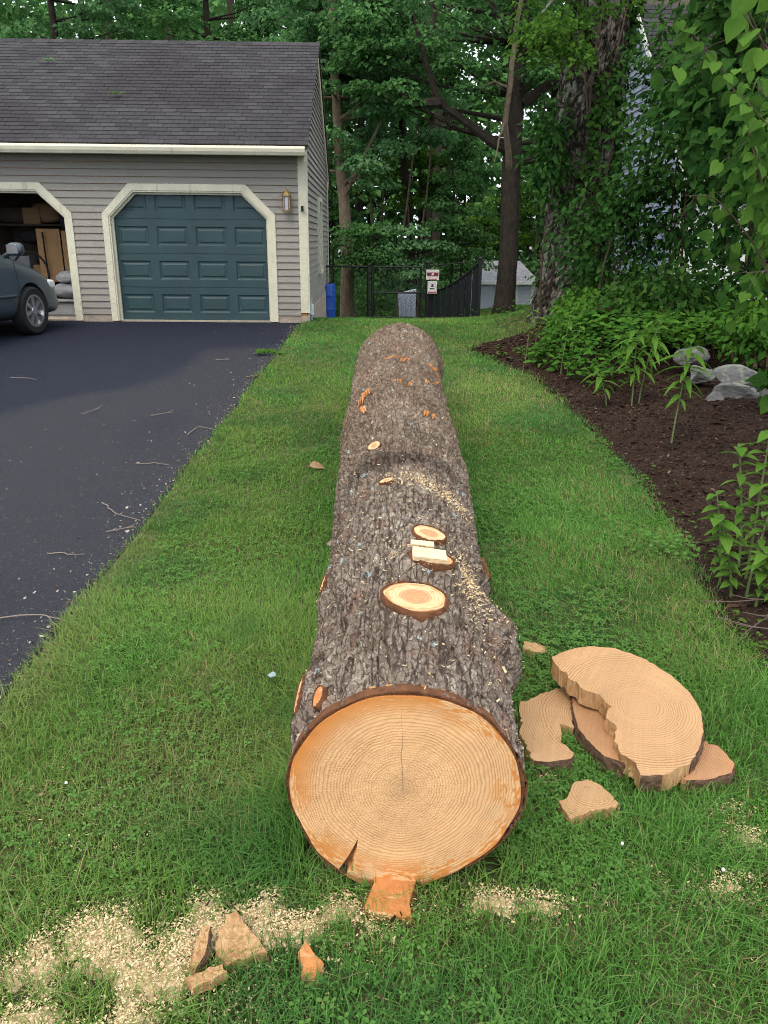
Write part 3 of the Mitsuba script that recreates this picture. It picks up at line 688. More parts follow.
# x = 0 at the front axle, forward positive; nose at +.92
st = [(.93, .60, .50, .34, .62), (.88, .78, .66, .26, .72), (.75, .88, .76, .22, .80), (.5, .93, .82, .20, .90), (.2, .95, .86, .20, 1.0), (-.2, .955, .90, .19, 1.09), (-.6, .955, .92, .19, 1.13), (-1.5, .96, .94, .19, 1.13), (-3.2, .96, .93, .19, 1.12), (-3.7, .93, .88, .22, 1.12), (-3.95, .85, .8, .30, 1.05)]
body = man(loft(st))
for x in (0, -3.0):
    for s in (1, -1): body = body - man(cyl(x, s * .70, s * 1.1, .33, .385))
obj('body', cl(unman(body)), 'car_paint', car, smooth=35)
gh = [(-.10, .72, .60, 1.0, 1.07), (-.5, .80, .62, 1.0, 1.33), (-.95, .86, .66, 1.0, 1.55), (-1.4, .88, .68, 1.0, 1.70), (-2.2, .89, .68, 1.0, 1.75), (-3.4, .88, .66, 1.0, 1.72), (-3.8, .84, .62, 1.0, 1.60), (-3.92, .8, .6, 1.0, 1.2)]
obj('cabin', cl(loft(gh)), 'car_paint', car, smooth=35)
def side_glass(pts, s):
    v = []
    for x, z in pts:
        y = np.interp(z, [1.02, 1.7], [.905, .70]); v += [[x, s * y, z]]
    n = len(v); v = np.array(v); v = np.vstack([v, v - [0, s * .03, 0]]); f = [[0, i, i + 1] for i in range(1, n - 1)]
    f += [[n, n + i + 1, n + i] for i in range(1, n - 1)]
    for i in range(n): j = (i + 1) % n; f += [[i, j, n + j], [i, n + j, n + i]]
    return trimesh.Trimesh(v, np.array(f), process=False)
for s in (1, -1):
    obj('side_window', cl(side_glass([(-.72, 1.10), (-1.75, 1.12), (-1.75, 1.56), (-1.30, 1.52), (-.98, 1.34)], s)), 'car_glass', car)
    obj('side_window', cl(side_glass([(-1.85, 1.12), (-2.9, 1.12), (-2.9, 1.56), (-1.85, 1.57)], s)), 'car_glass', car)
ws = np.array([[-.22, .62, 1.075], [-.22, -.62, 1.075], [-1.05, -.58, 1.615], [-1.05, .58, 1.615]]) + [.02, 0, .03]
obj('windscreen', cl(trimesh.Trimesh(np.vstack([ws, ws - [0.02, 0, .03]]), np.array([[0, 1, 2], [0, 2, 3], [4, 6, 5], [4, 7, 6], [0, 4, 5], [0, 5, 1], [2, 6, 7], [2, 7, 3]]), process=False)), 'car_glass', car)
obj('door_seam', cl(merge([tube([[-.34, -.962, .34], [-.34, -.966, .7], [-.37, -.95, 1.02], [-.5, -.92, 1.08]], .005, 4), tube([[-1.55, -.966, .34], [-1.55, -.969, .7], [-1.55, -.955, 1.04]], .005, 4)])), 'rubber', car)
obj('side_moulding', cl(merge([tube([[-.42, -.962, .56], [-1.5, -.970, .56]], .018, 8), tube([[-1.6, -.970, .56], [-2.5, -.970, .56]], .018, 8)])), 'car_paint', car)
for s in (1, -1):
    obj('headlight', cl(lumpy(.62, s * .74, .66, .17, .10, .07, 31, .05)), 'lamp_lens', car, smooth=True)
    mr = obj('mirror', cl(merge([lumpy(-.42, s * 1.045, 1.16, .075, .11, .085, 33, .03), tube([[-.42, s * .86, 1.06], [-.42, s * .99, 1.13]], .03, 6)])), 'car_paint', car, smooth=True)
    obj('mirror_glass', cl(bx(-.50, -.492, s * 1.045 - .08, s * 1.045 + .08, 1.105, 1.215)), 'alloy', mr)
def wheel(x, s):
    y0, y1 = s * .74, s * .945
    prof = [(.20, y0), (.30, y0), (.325, y0 + s * .03), (.33, (y0 + y1) / 2), (.325, y1 - s * .03), (.30, y1), (.225, y1 - s * .004), (.20, y1 - s * .03)]
    n, N = len(prof), 40; v = []; f = []
    for i in range(N):
        a = 2 * PI * i / N; v += [[x + r * math.sin(a), y, .33 + r * math.cos(a)] for r, y in prof]
    for i in range(N):
        for j in range(n):
            a, b, c, d = i * n + j, i * n + (j + 1) % n, ((i + 1) % N) * n + (j + 1) % n, ((i + 1) % N) * n + j; f += [[a, b, c], [a, c, d]]
    m = trimesh.Trimesh(np.array(v), np.array(f), process=False)
    if m.volume < 0: m.invert()
    w = obj('wheel', cl(cyl(x, s * .76, s * .88, .33, .20)), 'interior_dark', car)
    obj('tyre', cl(m), 'rubber', w, smooth=40)
    ring = man(cyl(x, s * .86, s * .938, .33, .222)) - man(cyl(x, s * .8, s * 1.0, .33, .196))
    rimm = [unman(ring), cyl(x, s * .88, s * .935, .33, .05, 16)]
    for k in range(7):
        a = 2 * PI * k / 7; d = np.array([math.sin(a), 0, math.cos(a)]); e = np.array([d[2], 0, -d[0]])
        c = np.array([x, 0, .33])
        q = [c + d * r + e * wd * sg + np.array([0, s * y, 0]) for r, wd, y in ((.04, .020, .925), (.205, .034, .915)) for sg in (1, -1)]
        q2 = [p - np.array([0, s * .035, 0]) for p in q]
        hull = trimesh.convex.convex_hull(np.array(q + q2)); rimm.append(hull)
    obj('rim', cl(merge(rimm)), 'alloy', w)
for x in (0, -3.0):
    for s in (-1, 1): wheel(x, s)
# ------------------------------------------------------------------ the felled trunk
FACE = np.array([[-.235, .33], [-.221, .407], [-.188, .468], [-.136, .524], [-.073, .565], [-.004, .588], [.05, .593], [.12, .585], [.19, .563], [.254, .519], [.305, .459], [.341, .384], [.353, .327], [.349, .268], [.321, .197], [.275, .124], [.219, .076], [.161, .038], [.102, .010], [.052, .004], [-.008, .004], [-.051, .016], [-.093, .041], [-.13, .078], [-.159, .109], [-.187, .161], [-.21, .222], [-.229, .281]])
FC = np.array([.059, .30]); PITH = np.array([.051, .319])
fa = np.arctan2(FACE[:, 1] - FC[1], FACE[:, 0] - FC[0]); fr = np.hypot(*(FACE - FC).T); o = np.argsort(fa); fa, fr = fa[o], fr[o]
fa_ = np.concatenate([fa[-3:] - 2 * PI, fa, fa[:3] + 2 * PI]); fr_ = np.concatenate([fr[-3:], fr, fr[:3]])
from scipy.interpolate import CubicSpline
def face_r(phi): return np.interp(np.mod(phi + PI, 2 * PI) - PI, fa_, fr_)
LOGL = 5.42
def log_axis(s):
    t = s / LOGL
    return np.stack([.059 + .058 * t + .012 * np.sin(t * 7), 1.6 + s, .30 + .265 * t + .0 * s], -1)
KN = [(.43, 86, .17, .022), (.66, 77, .12, .040), (.91, 76, .13, .016), (1.74, 92, .20, .008), (1.44, 100, .10, .012), (.60, 8, .16, .068), (.10, -4, .22, .012), (.24, 163, .12, .018), (.90, 160, .14, .022), (2.2, 20, .2, .02), (1.0, 24, .1, .02), (3.0, 150, .3, .015), (2.7, 35, .25, .015)]   # branch swellings: s, angle, radius, height
def log_radius(s, phi, bumps=True):
    t = s / LOGL
    far = .297 + .060 * t - .006 * np.sin(t * 10)
    w = sst(0, .8, s)
    r = face_r(phi) * (1 - w) + far * w
    r = r + .030 * (fb(np.stack([np.cos(phi) * 1.2, np.sin(phi) * 1.2, s * 1.1], -1), 3, 21) - .5) * sst(0, .5, s)
    r = r + .018 * sst(4.4, 5.2, s) - .02 * sst(5.30, 5.42, s)
    if bumps:
        for ks, kp, R, h in KN:
            dphi = np.mod(phi - math.radians(kp) + PI, 2 * PI) - PI
            d2 = ((s - ks) ** 2 + (dphi * .31) ** 2) / R ** 2
            r = r + h * np.minimum(np.exp(-d2 * 1.3), .7) / .7
    return r
def log_point(s, phi, h=0.0):
    s = np.asarray(s, float); phi = np.asarray(phi, float)
    r = log_radius(s, phi) + h
    return log_axis(s) + np.stack([r * np.cos(phi), 0 * r, r * np.sin(phi)], -1)
rows = [0.0]
while rows[-1] < LOGL: rows.append(rows[-1] + .0036 * (1 + .5 * rows[-1]))
srow = np.array(rows); srow[-1] = LOGL
ph = np.concatenate([np.linspace(math.radians(-28), math.radians(208), 430), np.linspace(math.radians(208), math.radians(332), 40)[1:-1]])
S, P = np.meshgrid(srow, ph, indexing='ij')
rngl = np.random.default_rng(11)
R0 = .33
a = P * R0
def wob(s1, f, A): return A * (fb(np.stack([np.cos(P) * R0 * f, np.sin(P) * R0 * f, S * f], -1), 3, s1) - .5)
def plates(ca, cs_, seed, rows_=True):
    """cells about ca (around) by cs_ (along), their F1, F2, id and centre offsets"""
    na = int(2 * PI * R0 / ca); ns = int((LOGL + .3) / cs_)
    rr = np.random.default_rng(seed)
    gi, gj = np.meshgrid(np.arange(ns), np.arange(-2, na + 2), indexing='ij')
    jit = rr.random((ns, na, 2)); jj = jit[gi, gj % na]
    ca_ = 2 * PI * R0 / na
    c = np.stack([(gj + .5 * (gi % 2) + jj[..., 0]) * ca_ / ca, ((gi + jj[..., 1]) * cs_ - .15) / cs_], -1).reshape(-1, 2)
    idd = (gi * na + gj % na).ravel()
    aa = np.mod(a, 2 * PI * R0) + wob(seed, 14, ca * 1.4) + wob(seed + 2, 45, ca * .45); ss = S + wob(seed + 5, 14, cs_ * 1.4) + wob(seed + 7, 45, cs_ * .4)
    q = np.stack([aa / ca, ss / cs_], -1).reshape(-1, 2)
    d, i = cKDTree(c).query(q, k=2)
    off = q - c[i[:, 0]]
    return d[:, 0].reshape(S.shape), d[:, 1].reshape(S.shape), idd[i[:, 0]].reshape(S.shape), off.reshape(S.shape + (2,)), rr.random((ns * na, 4))
F1, F2, I1, O1, Rn1 = plates(.040, .075, 101)
e1 = np.clip((F2 - F1) / .2, 0, 1)
ridge = 1 - np.abs(2 * fb(np.stack([np.cos(P) * R0 * 30 + 5, np.sin(P) * R0 * 30, S * 6], -1), 3, 51) - 1)
furrow = sst(.84, .97, ridge) * (1 - .5 * sst(1.2, 3.2, S))
low = fb(np.stack([np.cos(P) * 2, np.sin(P) * 2, S * 2.0], -1), 3, 31)
far_w = sst(1.2, 3.2, S)
disp = (.0065 + .006 * far_w) * Rn1[I1][..., 0] * (.5 + low) + .004 * e1 - .009 * furrow + .004 * (O1 * (Rn1[I1][..., 1:3] - .5) * 2).sum(-1)
disp += (.006 + .010 * far_w) * (fb(np.stack([np.cos(P) * R0 * 42, np.sin(P) * R0 * 42, S * 34], -1), 3, 41) - .5) * 2
disp = disp - .010
for ks, kp, ra_, rs_ in [(.435, 86, .090, .098), (.67, 77, .066, .062), (.915, 76, .056, .070), (1.435, 104, .030, .030), (1.97, 115, .034, .026), (.115, 138, .020, .045), (.26, 160, .030, .085), (.90, 158, .030, .05)]:
    dk = np.hypot((S - ks) / rs_, (np.mod(P - math.radians(kp) + PI, 2 * PI) - PI) * .31 / ra_)
    dphi_ = np.mod(P - math.radians(kp) + PI, 2 * PI) - PI
    m2 = sst(1.75, 1.1, dk); flat = (log_radius(np.array(ks), np.array(math.radians(kp))) - .003) / np.cos(np.clip(dphi_, -1, 1)) - log_radius(S, P)
    disp = disp * (1 - .35 * m2) + m2 * np.where(np.abs(dphi_) < 1, flat, 0)
    mk = sst(1.06, .97, dk); disp = disp - .014 * mk
disp = disp * sst(-.004, .006, S) - .0 * S
rad = log_radius(S, P) + disp
ax = log_axis(S)
Vx = np.stack([ax[..., 0] + rad * np.cos(P), ax[..., 1] + .004 * 0.0, ax[..., 2] + rad * np.sin(P)], -1)
n_, m_ = S.shape
i, j = np.meshgrid(np.arange(n_ - 1), np.arange(m_), indexing='ij'); j2 = (j + 1) % m_
Fq = np.stack([(i * m_ + j), (i * m_ + j2), ((i + 1) * m_ + j2), ((i + 1) * m_ + j)], -1).reshape(-1, 4)
cap = len(Vx.reshape(-1, 3))
Vl = np.vstack([Vx.reshape(-1, 3), [log_axis(np.array(LOGL))]])
Fl = np.vstack([Fq[:, [0, 1, 2]], Fq[:, [0, 2, 3]], np.stack([(n_ - 1) * m_ + np.arange(m_), (n_ - 1) * m_ + (np.arange(m_) + 1) % m_, np.full(m_, cap)], 1)])
log = thing('felled_trunk', 'long felled tree trunk with grey scaly bark lying on the lawn, sawn end in front', 'log')
uvl = np.vstack([np.stack([P * R0, S], -1).reshape(-1, 2), [[0, LOGL]]])
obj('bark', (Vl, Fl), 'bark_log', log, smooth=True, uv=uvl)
# sawn face with the torn notch at its lower left
fpol = Polygon([(FC[0] + (face_r(t) - .0065 - .0025 * math.sin(9 * t) * math.sin(4 * t + 1)) * math.cos(t), FC[1] + (face_r(t) - .0065 - .0025 * math.sin(9 * t) * math.sin(4 * t + 1)) * math.sin(t)) for t in np.linspace(-PI, PI, 240)[:-1]])
notch = Polygon([(-.135, .05), (-.109, .067), (-.084, .11), (-.072, .135), (-.058, .168), (-.062, .13), (-.070, .105), (-.068, .085), (-.085, .06), (-.093, .03), (-.12, .0)])
fp = fpol.difference(notch)
fp = max(getattr(fp, 'geoms', [fp]), key=lambda g: g.area)
m = prism(fp, .05)
v = np.array(m.vertices); fm = trimesh.Trimesh(np.column_stack([v[:, 0], 1.6 + v[:, 2] - .002, v[:, 1]]), m.faces[:, ::-1], process=False)
if fm.volume < 0: fm.invert()
obj('sawn_face', fm, 'wood_face', log, uv=np.array(fm.vertices)[:, [0, 2]] - PITH)
m = prism(fpol, .02); v = np.array(m.vertices)
m = trimesh.Trimesh(np.column_stack([v[:, 0], 1.632 + v[:, 2], v[:, 1]]), m.faces, process=False)
obj('torn_wood', m, 'wood_split', log)
# bark edge seen round the face
rimp = Polygon([(FC[0] + (face_r(t) + .0015 + .003 * math.sin(13 * t) * math.sin(5 * t)) * math.cos(t), FC[1] + (face_r(t) + .0015 + .003 * math.sin(13 * t) * math.sin(5 * t)) * math.sin(t)) for t in np.linspace(-PI, PI, 300)[:-1]]).difference(fpol.buffer(-.0005)).difference(notch)
for gme in getattr(rimp, 'geoms', [rimp]):
    if gme.area < 1e-4: continue
    m = prism(gme, .03); v = np.array(m.vertices)
    k = trimesh.Trimesh(np.column_stack([v[:, 0], 1.603 + v[:, 2], v[:, 1]]), m.faces[:, ::-1], process=False)
    if k.volume < 0: k.invert()
    obj('bark_rim', k, 'bark_inner', log)
# orange hinge stub that sticks out below the face
sp = Polygon([(-.026, 1.64), (-.016, 1.585), (-.040, 1.515), (-.012, 1.497), (.030, 1.492), (.078, 1.488), (.072, 1.53), (.090, 1.585), (.088, 1.64)])
m = prism(sp, .045); v = np.array(m.vertices); v[:, 2] += -.018 + (v[:, 1] - 1.49) * .16
obj('hinge_stub', trimesh.Trimesh(v, m.faces, process=False), 'wood_orange', log)
m = prism(sp.buffer(.008), .04); v = np.array(m.vertices); v[:, 2] += -.024 + (v[:, 1] - 1.49) * .16
obj('stub_bark', trimesh.Trimesh(v, m.faces, process=False), 'bark_inner', log)
# branch cuts on top
def knot(s, deg, r_a, r_s, up, seed, lab, tiltdeg=0, mat='knot_wood', uvs=1.0):
    phi = math.radians(deg)
    c = log_point(s, phi, up); nrm = np.array([math.cos(phi), -math.tan(math.radians(tiltdeg)), math.sin(phi)]); nrm /= np.linalg.norm(nrm)
    e_s = unit(np.array([0, 1.0, 0]) - nrm[1] * nrm); e_a = np.cross(e_s, nrm)
    rr = np.random.default_rng(seed); n = 56; th = np.arange(n) * 2 * PI / n
    wobr = 1 + .05 * np.sin(2 * th + rr.random() * 6) + .035 * np.sin(3 * th + rr.random() * 6) + .015 * np.sin(7 * th)
    ring = np.stack([r_a * np.cos(th) * wobr, r_s * np.sin(th) * wobr], -1)
    v, uv = [[0, 0, .0]], [[0, 0]]
    for q in (.5, .97): 
        v += [[x * q, y * q, .0] for x, y in ring]; uv += [[x * q, y * q] for x, y in ring]
    v += [[x, y, -.004] for x, y in ring]; uv += [[x, y] for x, y in ring]
    v += [[x, y, -.08] for x, y in ring]; uv += [[x, y] for x, y in ring]
    f = [[0, 1 + i, 1 + (i + 1) % n] for i in range(n)]
    for k in range(3):
        for i in range(n):
            p, q = 1 + k * n + i, 1 + k * n + (i + 1) % n; f += [[p, p + n, q + n], [p, q + n, q]]
    v = np.array(v); V = c + v[:, :1] * e_a + v[:, 1:2] * e_s + v[:, 2:] * nrm
    kk = obj('branch_cut', trimesh.Trimesh(V, np.array(f), process=False), mat, log, uv=np.array(uv) * uvs * .085 / max(r_a, r_s))
    labels[kk] = {'label': lab}
    # bark collar
    N2 = 120; th = np.arange(N2) * 2 * PI / N2
    prof = [(1.0, .001), (1.02, .003), (1.06, .001), (1.10, -.008), (1.13, -.03)]
    v = []
    for q, h in prof:
        wobr = 1 + .05 * np.interp(th, np.arange(n) * 2 * PI / n, np.roll(ring[:, 0] * 0, 0)) 
        rx = np.interp(th, np.arange(n + 1) * 2 * PI / n, np.append(ring[:, 0], ring[0, 0])); ry = np.interp(th, np.arange(n + 1) * 2 * PI / n, np.append(ring[:, 1], ring[0, 1]))
        nz = fb(np.stack([np.cos(th) * 9, np.sin(th) * 9, th * 0 + q * 9], -1), 3, seed) - .5
        qq = q + .10 * nz * (q > 1.0)
        v.append(np.stack([rx * qq, ry * qq, h + .010 * nz * (q > 1.0)], -1))
    v = np.vstack(v); f = []
    for k in range(len(prof) - 1):
        for i in range(N2):
            p, q = k * N2 + i, k * N2 + (i + 1) % N2; f += [[p, p + N2, q + N2], [p, q + N2, q]]
    V = c + v[:, :1] * e_a + v[:, 1:2] * e_s + v[:, 2:] * nrm
    obj('bark_collar', trimesh.Trimesh(V, np.array(f), process=False), 'bark_inner', kk, smooth=True)
knot(.435, 86, .090, .098, .001, 1, 'largest oval branch cut on top of the trunk, nearest the sawn face')
knot(.67, 77, .066, .062, .004, 2, 'middle branch cut under the loose pale block')
knot(.915, 76, .056, .070, .002, 3, 'farthest of the three branch cuts in a row')
knot(1.435, 104, .030, .030, .001, 4, 'small pinkish branch cut left of the sawdust streak')
knot(1.97, 115, .034, .026, .001, 5, 'small pale cut farther up the trunk', tiltdeg=25)
knot(.115, 138, .020, .045, .004, 6, 'small slanting cut just behind the upper left of the face', mat='wood_orange')
knot(.26, 160, .030, .085, -.002, 7, 'pale long cut on the left flank near the face')
knot(.90, 158, .030, .05, -.002, 8, 'cut on the left flank farther back')
knot(1.03, 22, .03, .07, .004, 9, 'reddish wound on the right flank', mat='wood_orange')
# torn orange scars up the trunk
for i, (s, deg, L_, w_, yaw) in enumerate([(3.87, 89, .20, .05, 60), (3.80, 84, .10, .07, 40), (4.03, 44, .12, .09, 10), (3.95, 41, .22, .03, -70), (3.6, 42, .45, .04, 12), (3.37, 58, .07, .05, 0), (3.0, 124, .14, .10, 10), (2.9, 126, .22, .04, 15), (2.67, 129, .14, .09, 0), (2.48, 66, .09, .09, 0), (3.1, 78, .08, .05, 20), (3.15, 92, .06, .05, 0)]):
    phi = math.radians(deg); c = log_point(s, phi, .004); nrm = np.array([math.cos(phi), 0, math.sin(phi)]); e = np.array([0, 1.0, 0]); b = np.cross(e, nrm)
    y = math.radians(yaw); d = e * math.cos(y) + b * math.sin(y)
    rr = np.random.default_rng(40 + i)
    pl_ = []
    for k in range(4):
        o_ = rr.normal(0, .22, 2); l = L_ * rr.uniform(.35, .8); ww = w_ * rr.uniform(.12, .3)
        p0 = c + d * o_[0] * L_ + np.cross(d, nrm) * o_[1] * w_ * 1.3; lift = rr.uniform(.0, .018); ww *= .45; l *= .9
        q = np.array([p0 - d * l / 2 - nrm * .004, p0 + nrm * (.012 + lift * .3), p0 + d * l / 2 + nrm * lift])
        pl_.append(tube(q, [ww * .3, ww, ww * .15], 5))
    obj('scar', merge(pl_), 'wood_orange', log)
# loose blocks on the trunk
def block_on_log(name, s, deg, l, w, h, yaw, up, lab, cat, mat='wood_pale'):
    phi = math.radians(deg); c = log_point(s, phi, up)
    m = rbox(-l / 2, l / 2, -w / 2, w / 2, 0, h, .0015); v = np.array(m.vertices)
    v = v + .003 * (fb(v * 60 + s * 9, 2, 7)[:, None] - .5)
    m = trimesh.Trimesh(v, m.faces, process=False)
    R = trimesh.transformations.rotation_matrix(math.radians(yaw), [0, 0, 1]) ; R2 = trimesh.transformations.rotation_matrix(math.radians(90 - deg) * .8, [0, 1, 0]); R3 = trimesh.transformations.rotation_matrix(math.radians(12), [1, 0, 0])
    m.apply_transform(R2 @ R3 @ R); m.apply_translation(c)
    tag(obj(name, m, mat), lab, cat)
block_on_log('wood_block', .645, 79, .105, .055, .018, 3, .008, 'pale split wood block lying on the middle branch cut of the trunk', 'wood block')
block_on_log('wood_block', .75, 82, .075, .028, .012, 0, .012, 'thin pale wood strip just behind the block on the trunk', 'wood strip')

# ------------------------------------------------------------------ cut slabs and chunks beside the trunk
def slab(name, outline, bark_from, bark_to, thick, lab, mat, plane=None, pith=None, rough=.004, seed=0, group=None, under=False):
    """outline: points of the top face (x, y); z from the plane; bark on the edge between the two indices, split wood on the others."""
    P2 = np.array(outline, float)[:, :2]; n = len(P2)
    rr = np.random.default_rng(seed)
    pts, isb = [], []
    for i in range(n):
        a_, b_ = P2[i], P2[(i + 1) % n]; k = max(1, int(np.linalg.norm(b_ - a_) / .012))
        bark = any(lo <= i < hi for lo, hi in zip(bark_from, bark_to))
        for q in range(k):
            t = q / k; p = a_ * (1 - t) + b_ * t
            nr = np.array([(b_ - a_)[1], -(b_ - a_)[0]]); nr /= np.linalg.norm(nr) + 1e-9
            pts.append(p + nr * rr.normal(0, .0012 if bark else .0032)); isb.append(bark)
    pts = np.array(pts); isb = np.array(isb)
    pl_ = Polygon(pts)
    if not pl_.is_valid: pl_ = pl_.buffer(0)
    zf = plane if plane is not None else (lambda q: np.full(len(q), thick))
    x0, y0, x1, y1 = pl_.bounds
    gx, gy = np.meshgrid(np.arange(x0, x1, .014), np.arange(y0, y1, .014)); gp = np.stack([gx.ravel(), gy.ravel()], 1)
    gp = gp[shapely.contains_xy(pl_.buffer(-.006), gp[:, 0], gp[:, 1])]
    allp = np.vstack([pts, gp]); tri = Delaunay(allp).simplices; cc = allp[tri].mean(1); tri = tri[shapely.contains_xy(pl_, cc[:, 0], cc[:, 1])]
    top = np.column_stack([allp, zf(allp)])
    tm = trimesh.Trimesh(top, tri, process=False)
    fl = tm.face_normals[:, 2] < 0; f = tm.faces.copy(); f[fl] = f[fl][:, ::-1]
    pc = np.array(pith if pith is not None else pts.mean(0))
    th = thing(name, lab, 'wood slab' if name == 'trunk_slab' else 'wood chunk', group)
    obj('sawn_top', (top, f), mat, th, uv=allp - pc)
    N = len(pts); cen = np.array(pl_.centroid.coords[0])
    for want, mname, nm in ((True, 'bark_chunk', 'bark_edge'), (False, 'wood_split', 'split_edge')):
        V, F = [], []
        for i in range(N):
            if isb[i] != want: continue
            j = (i + 1) % N
            cols = []
            for q in (i, j):
                outv = pts[q] - cen; outv /= np.linalg.norm(outv) + 1e-9
                for lv in range(5):
                    h = lv / 4; nz = (meshkit.fbm(np.array([[pts[q][0] * 60, pts[q][1] * 60, h * 6]]), 2, 3)[0] - .5) * (.016 if want else .012) * (0 if lv == 0 else 1)
                    pz = top[q, 2] - thick * h
                    cols.append([*(pts[q] + outv * (nz + (.004 if want and lv else 0))), pz])
            b0 = len(V); V += cols
            for lv in range(4): F += [[b0 + lv, b0 + lv + 1, b0 + 5 + lv + 1], [b0 + lv, b0 + 5 + lv + 1, b0 + 5 + lv]]
        if V: obj(nm, trimesh.Trimesh(np.array(V), np.array(F), process=False), mname, th)
    obj('underside', (top - [0, 0, thick * .97], f[:, ::-1]), 'wood_split', th)
    return pl_
nn = np.array([0, -math.sin(math.radians(10)), math.cos(math.radians(10))])
SLP = np.array([.84, 1.965, .085])
slabplane = lambda q: SLP[2] - ((q - SLP[:2]) @ nn[:2]) / nn[2]
SL_OUT = [(.613, 2.502), (.659, 2.531), (.710, 2.555), (.77, 2.566), (.857, 2.556), (.955, 2.493), (1.017, 2.41), (1.054, 2.322), (1.061, 2.239), (1.035, 2.145), (.995, 2.071), (.949, 2.014), (.93, 2.004), (.848, 1.966), (.779, 1.965), (.782, 2.012), (.742, 2.047), (.743, 2.112), (.762, 2.165), (.732, 2.204), (.765, 2.252), (.74, 2.31), (.692, 2.335), (.657, 2.396), (.625, 2.451)]
P1 = slab('trunk_slab', SL_OUT, [0, 13], [11, 14], .062, 'big broken half-round slab of tree trunk leaning on smaller pieces right of the log', 'wood_slab', slabplane, (.863, 2.261), seed=1)
P2_ = slab('wood_chunk', [(.67, 2.479), (.681, 2.444), (.66, 2.322), (.654, 2.219), (.674, 2.133), (.702, 2.071), (.76, 2.035), (.86, 2.06), (.93, 2.2), (.90, 2.4), (.78, 2.49)], [1], [6], .055, 'reddish round-edged chunk lying under the left side of the big slab', 'wood_red', lambda q: np.full(len(q), .074), (.9, 2.3), seed=2)
P3 = slab('wood_chunk', [(.99, 2.13), (1.069, 2.186), (1.098, 2.158), (1.114, 2.068), (1.088, 2.025), (1.004, 1.990), (.93, 1.985), (.94, 2.06)], [3], [6], .05, 'pointed reddish chunk sticking out under the right side of the big slab', 'wood_red', lambda q: .052 + 0 * q[:, 0], (.72, 2.3), seed=3)
P4 = slab('wood_chunk', [(.49, 2.40), (.534, 2.42), (.593, 2.467), (.671, 2.508), (.682, 2.468), (.657, 2.313), (.645, 2.245), (.600, 2.272), (.598, 2.20), (.584, 2.172), (.616, 2.108), (.601, 2.081), (.526, 2.062), (.478, 2.07), (.462, 2.2)], [10], [13], .05, 'L-shaped sawn chunk wedged between the log and the big slab', 'wood_slab', lambda q: .056 + 0 * q[:, 0], (.80, 2.3), seed=4)
P5 = slab('wood_chunk', [(.575, 1.957), (.591, 1.981), (.631, 1.993), (.667, 1.966), (.698, 1.888), (.684, 1.873), (.619, 1.857), (.544, 1.82), (.536, 1.842), (.530, 1.862), (.524, 1.891), (.548, 1.905), (.563, 1.925)], [0], [5], .038, 'small splintered chunk with an oval knot lying in the grass before the big slab', 'wood_slab', lambda q: .046 + 0 * q[:, 0], (.632, 1.935), seed=5)
P6 = slab('wood_chunk', [(-.382, 1.431), (-.349, 1.468), (-.325, 1.44), (-.262, 1.377), (-.300, 1.361), (-.353, 1.355), (-.378, 1.37)], [1], [3], .03, 'flat reddish-edged wood chunk in the sawdust, largest of the four in front', 'wood_split', lambda q: .045 + (q[:, 1] - 1.4) * .35, (-.2, 1.2), seed=6)
P7 = slab('wood_chunk', [(-.436, 1.345), (-.418, 1.409), (-.399, 1.412), (-.403, 1.361), (-.42, 1.335)], [2], [4], .035, 'upright narrow chunk with dark bark edge in the sawdust, left of the largest one', 'wood_split', lambda q: .05 + (q[:, 1] - 1.37) * .6, (-.2, 1.2), seed=7)
P8 = slab('wood_chunk', [(-.430, 1.297), (-.360, 1.335), (-.342, 1.314), (-.409, 1.274)], [], [], .026, 'pale bark-free chunk in the grass, lowest of the four in front', 'wood_split', lambda q: .045 + 0 * q[:, 0], (-.1, 1.0), seed=8)
P9 = slab('wood_chunk', [(-.188, 1.365), (-.174, 1.384), (-.127, 1.344), (-.139, 1.318), (-.173, 1.324)], [0], [2], .03, 'small reddish chunk alone in the grass, rightmost of the four in front', 'wood_orange', lambda q: .042 + (q[:, 1] - 1.35) * .5, (-.2, 1.1), seed=9)
P10 = slab('wood_chunk', [(.565, 2.77), (.575, 2.83), (.62, 2.845), (.668, 2.82), (.66, 2.775), (.61, 2.755)], [1], [5], .05, 'dark bark-covered chunk in the grass between log and slab', 'wood_split', lambda q: .06 - .25 * (q[:, 0] - .6), (.6, 2.8), seed=10)
PIECES = [P1, P2_, P3, P4, P5, P6, P7, P8, P9, P10, sp]
# ------------------------------------------------------------------ grass
rng = np.random.default_rng(5)
NOGO = unary_union([LOGPOLY] + [p.buffer(-.004) for p in PIECES])
def drive_edge(y): return DRIVE_X + .035 * (fb(np.stack([y * 1.5, 0 * y, 0 * y], -1), 4, 2) - .5) * 2 + .02 * (fb(np.stack([y * 9, 0 * y, 0 * y], -1), 3, 3) - .5)
def on_lawn(p, edge=.03):
    x, y = p[:, 0], p[:, 1]
    j = rng.normal(0, edge, len(p))
    ok = (x + j * .8 > drive_edge(y)) | (y > 12.85)
    ok &= ~((x < -1.28) & (y > 12.85) & (y < 19.3))
    ok &= ~shapely.contains_xy(BED.buffer(-.02), x + j * 1.3, y + j)
    near = (y < 7.2)
    bad = np.zeros(len(p), bool); bad[near] = shapely.contains_xy(NOGO, x[near], y[near])
    return ok & ~bad
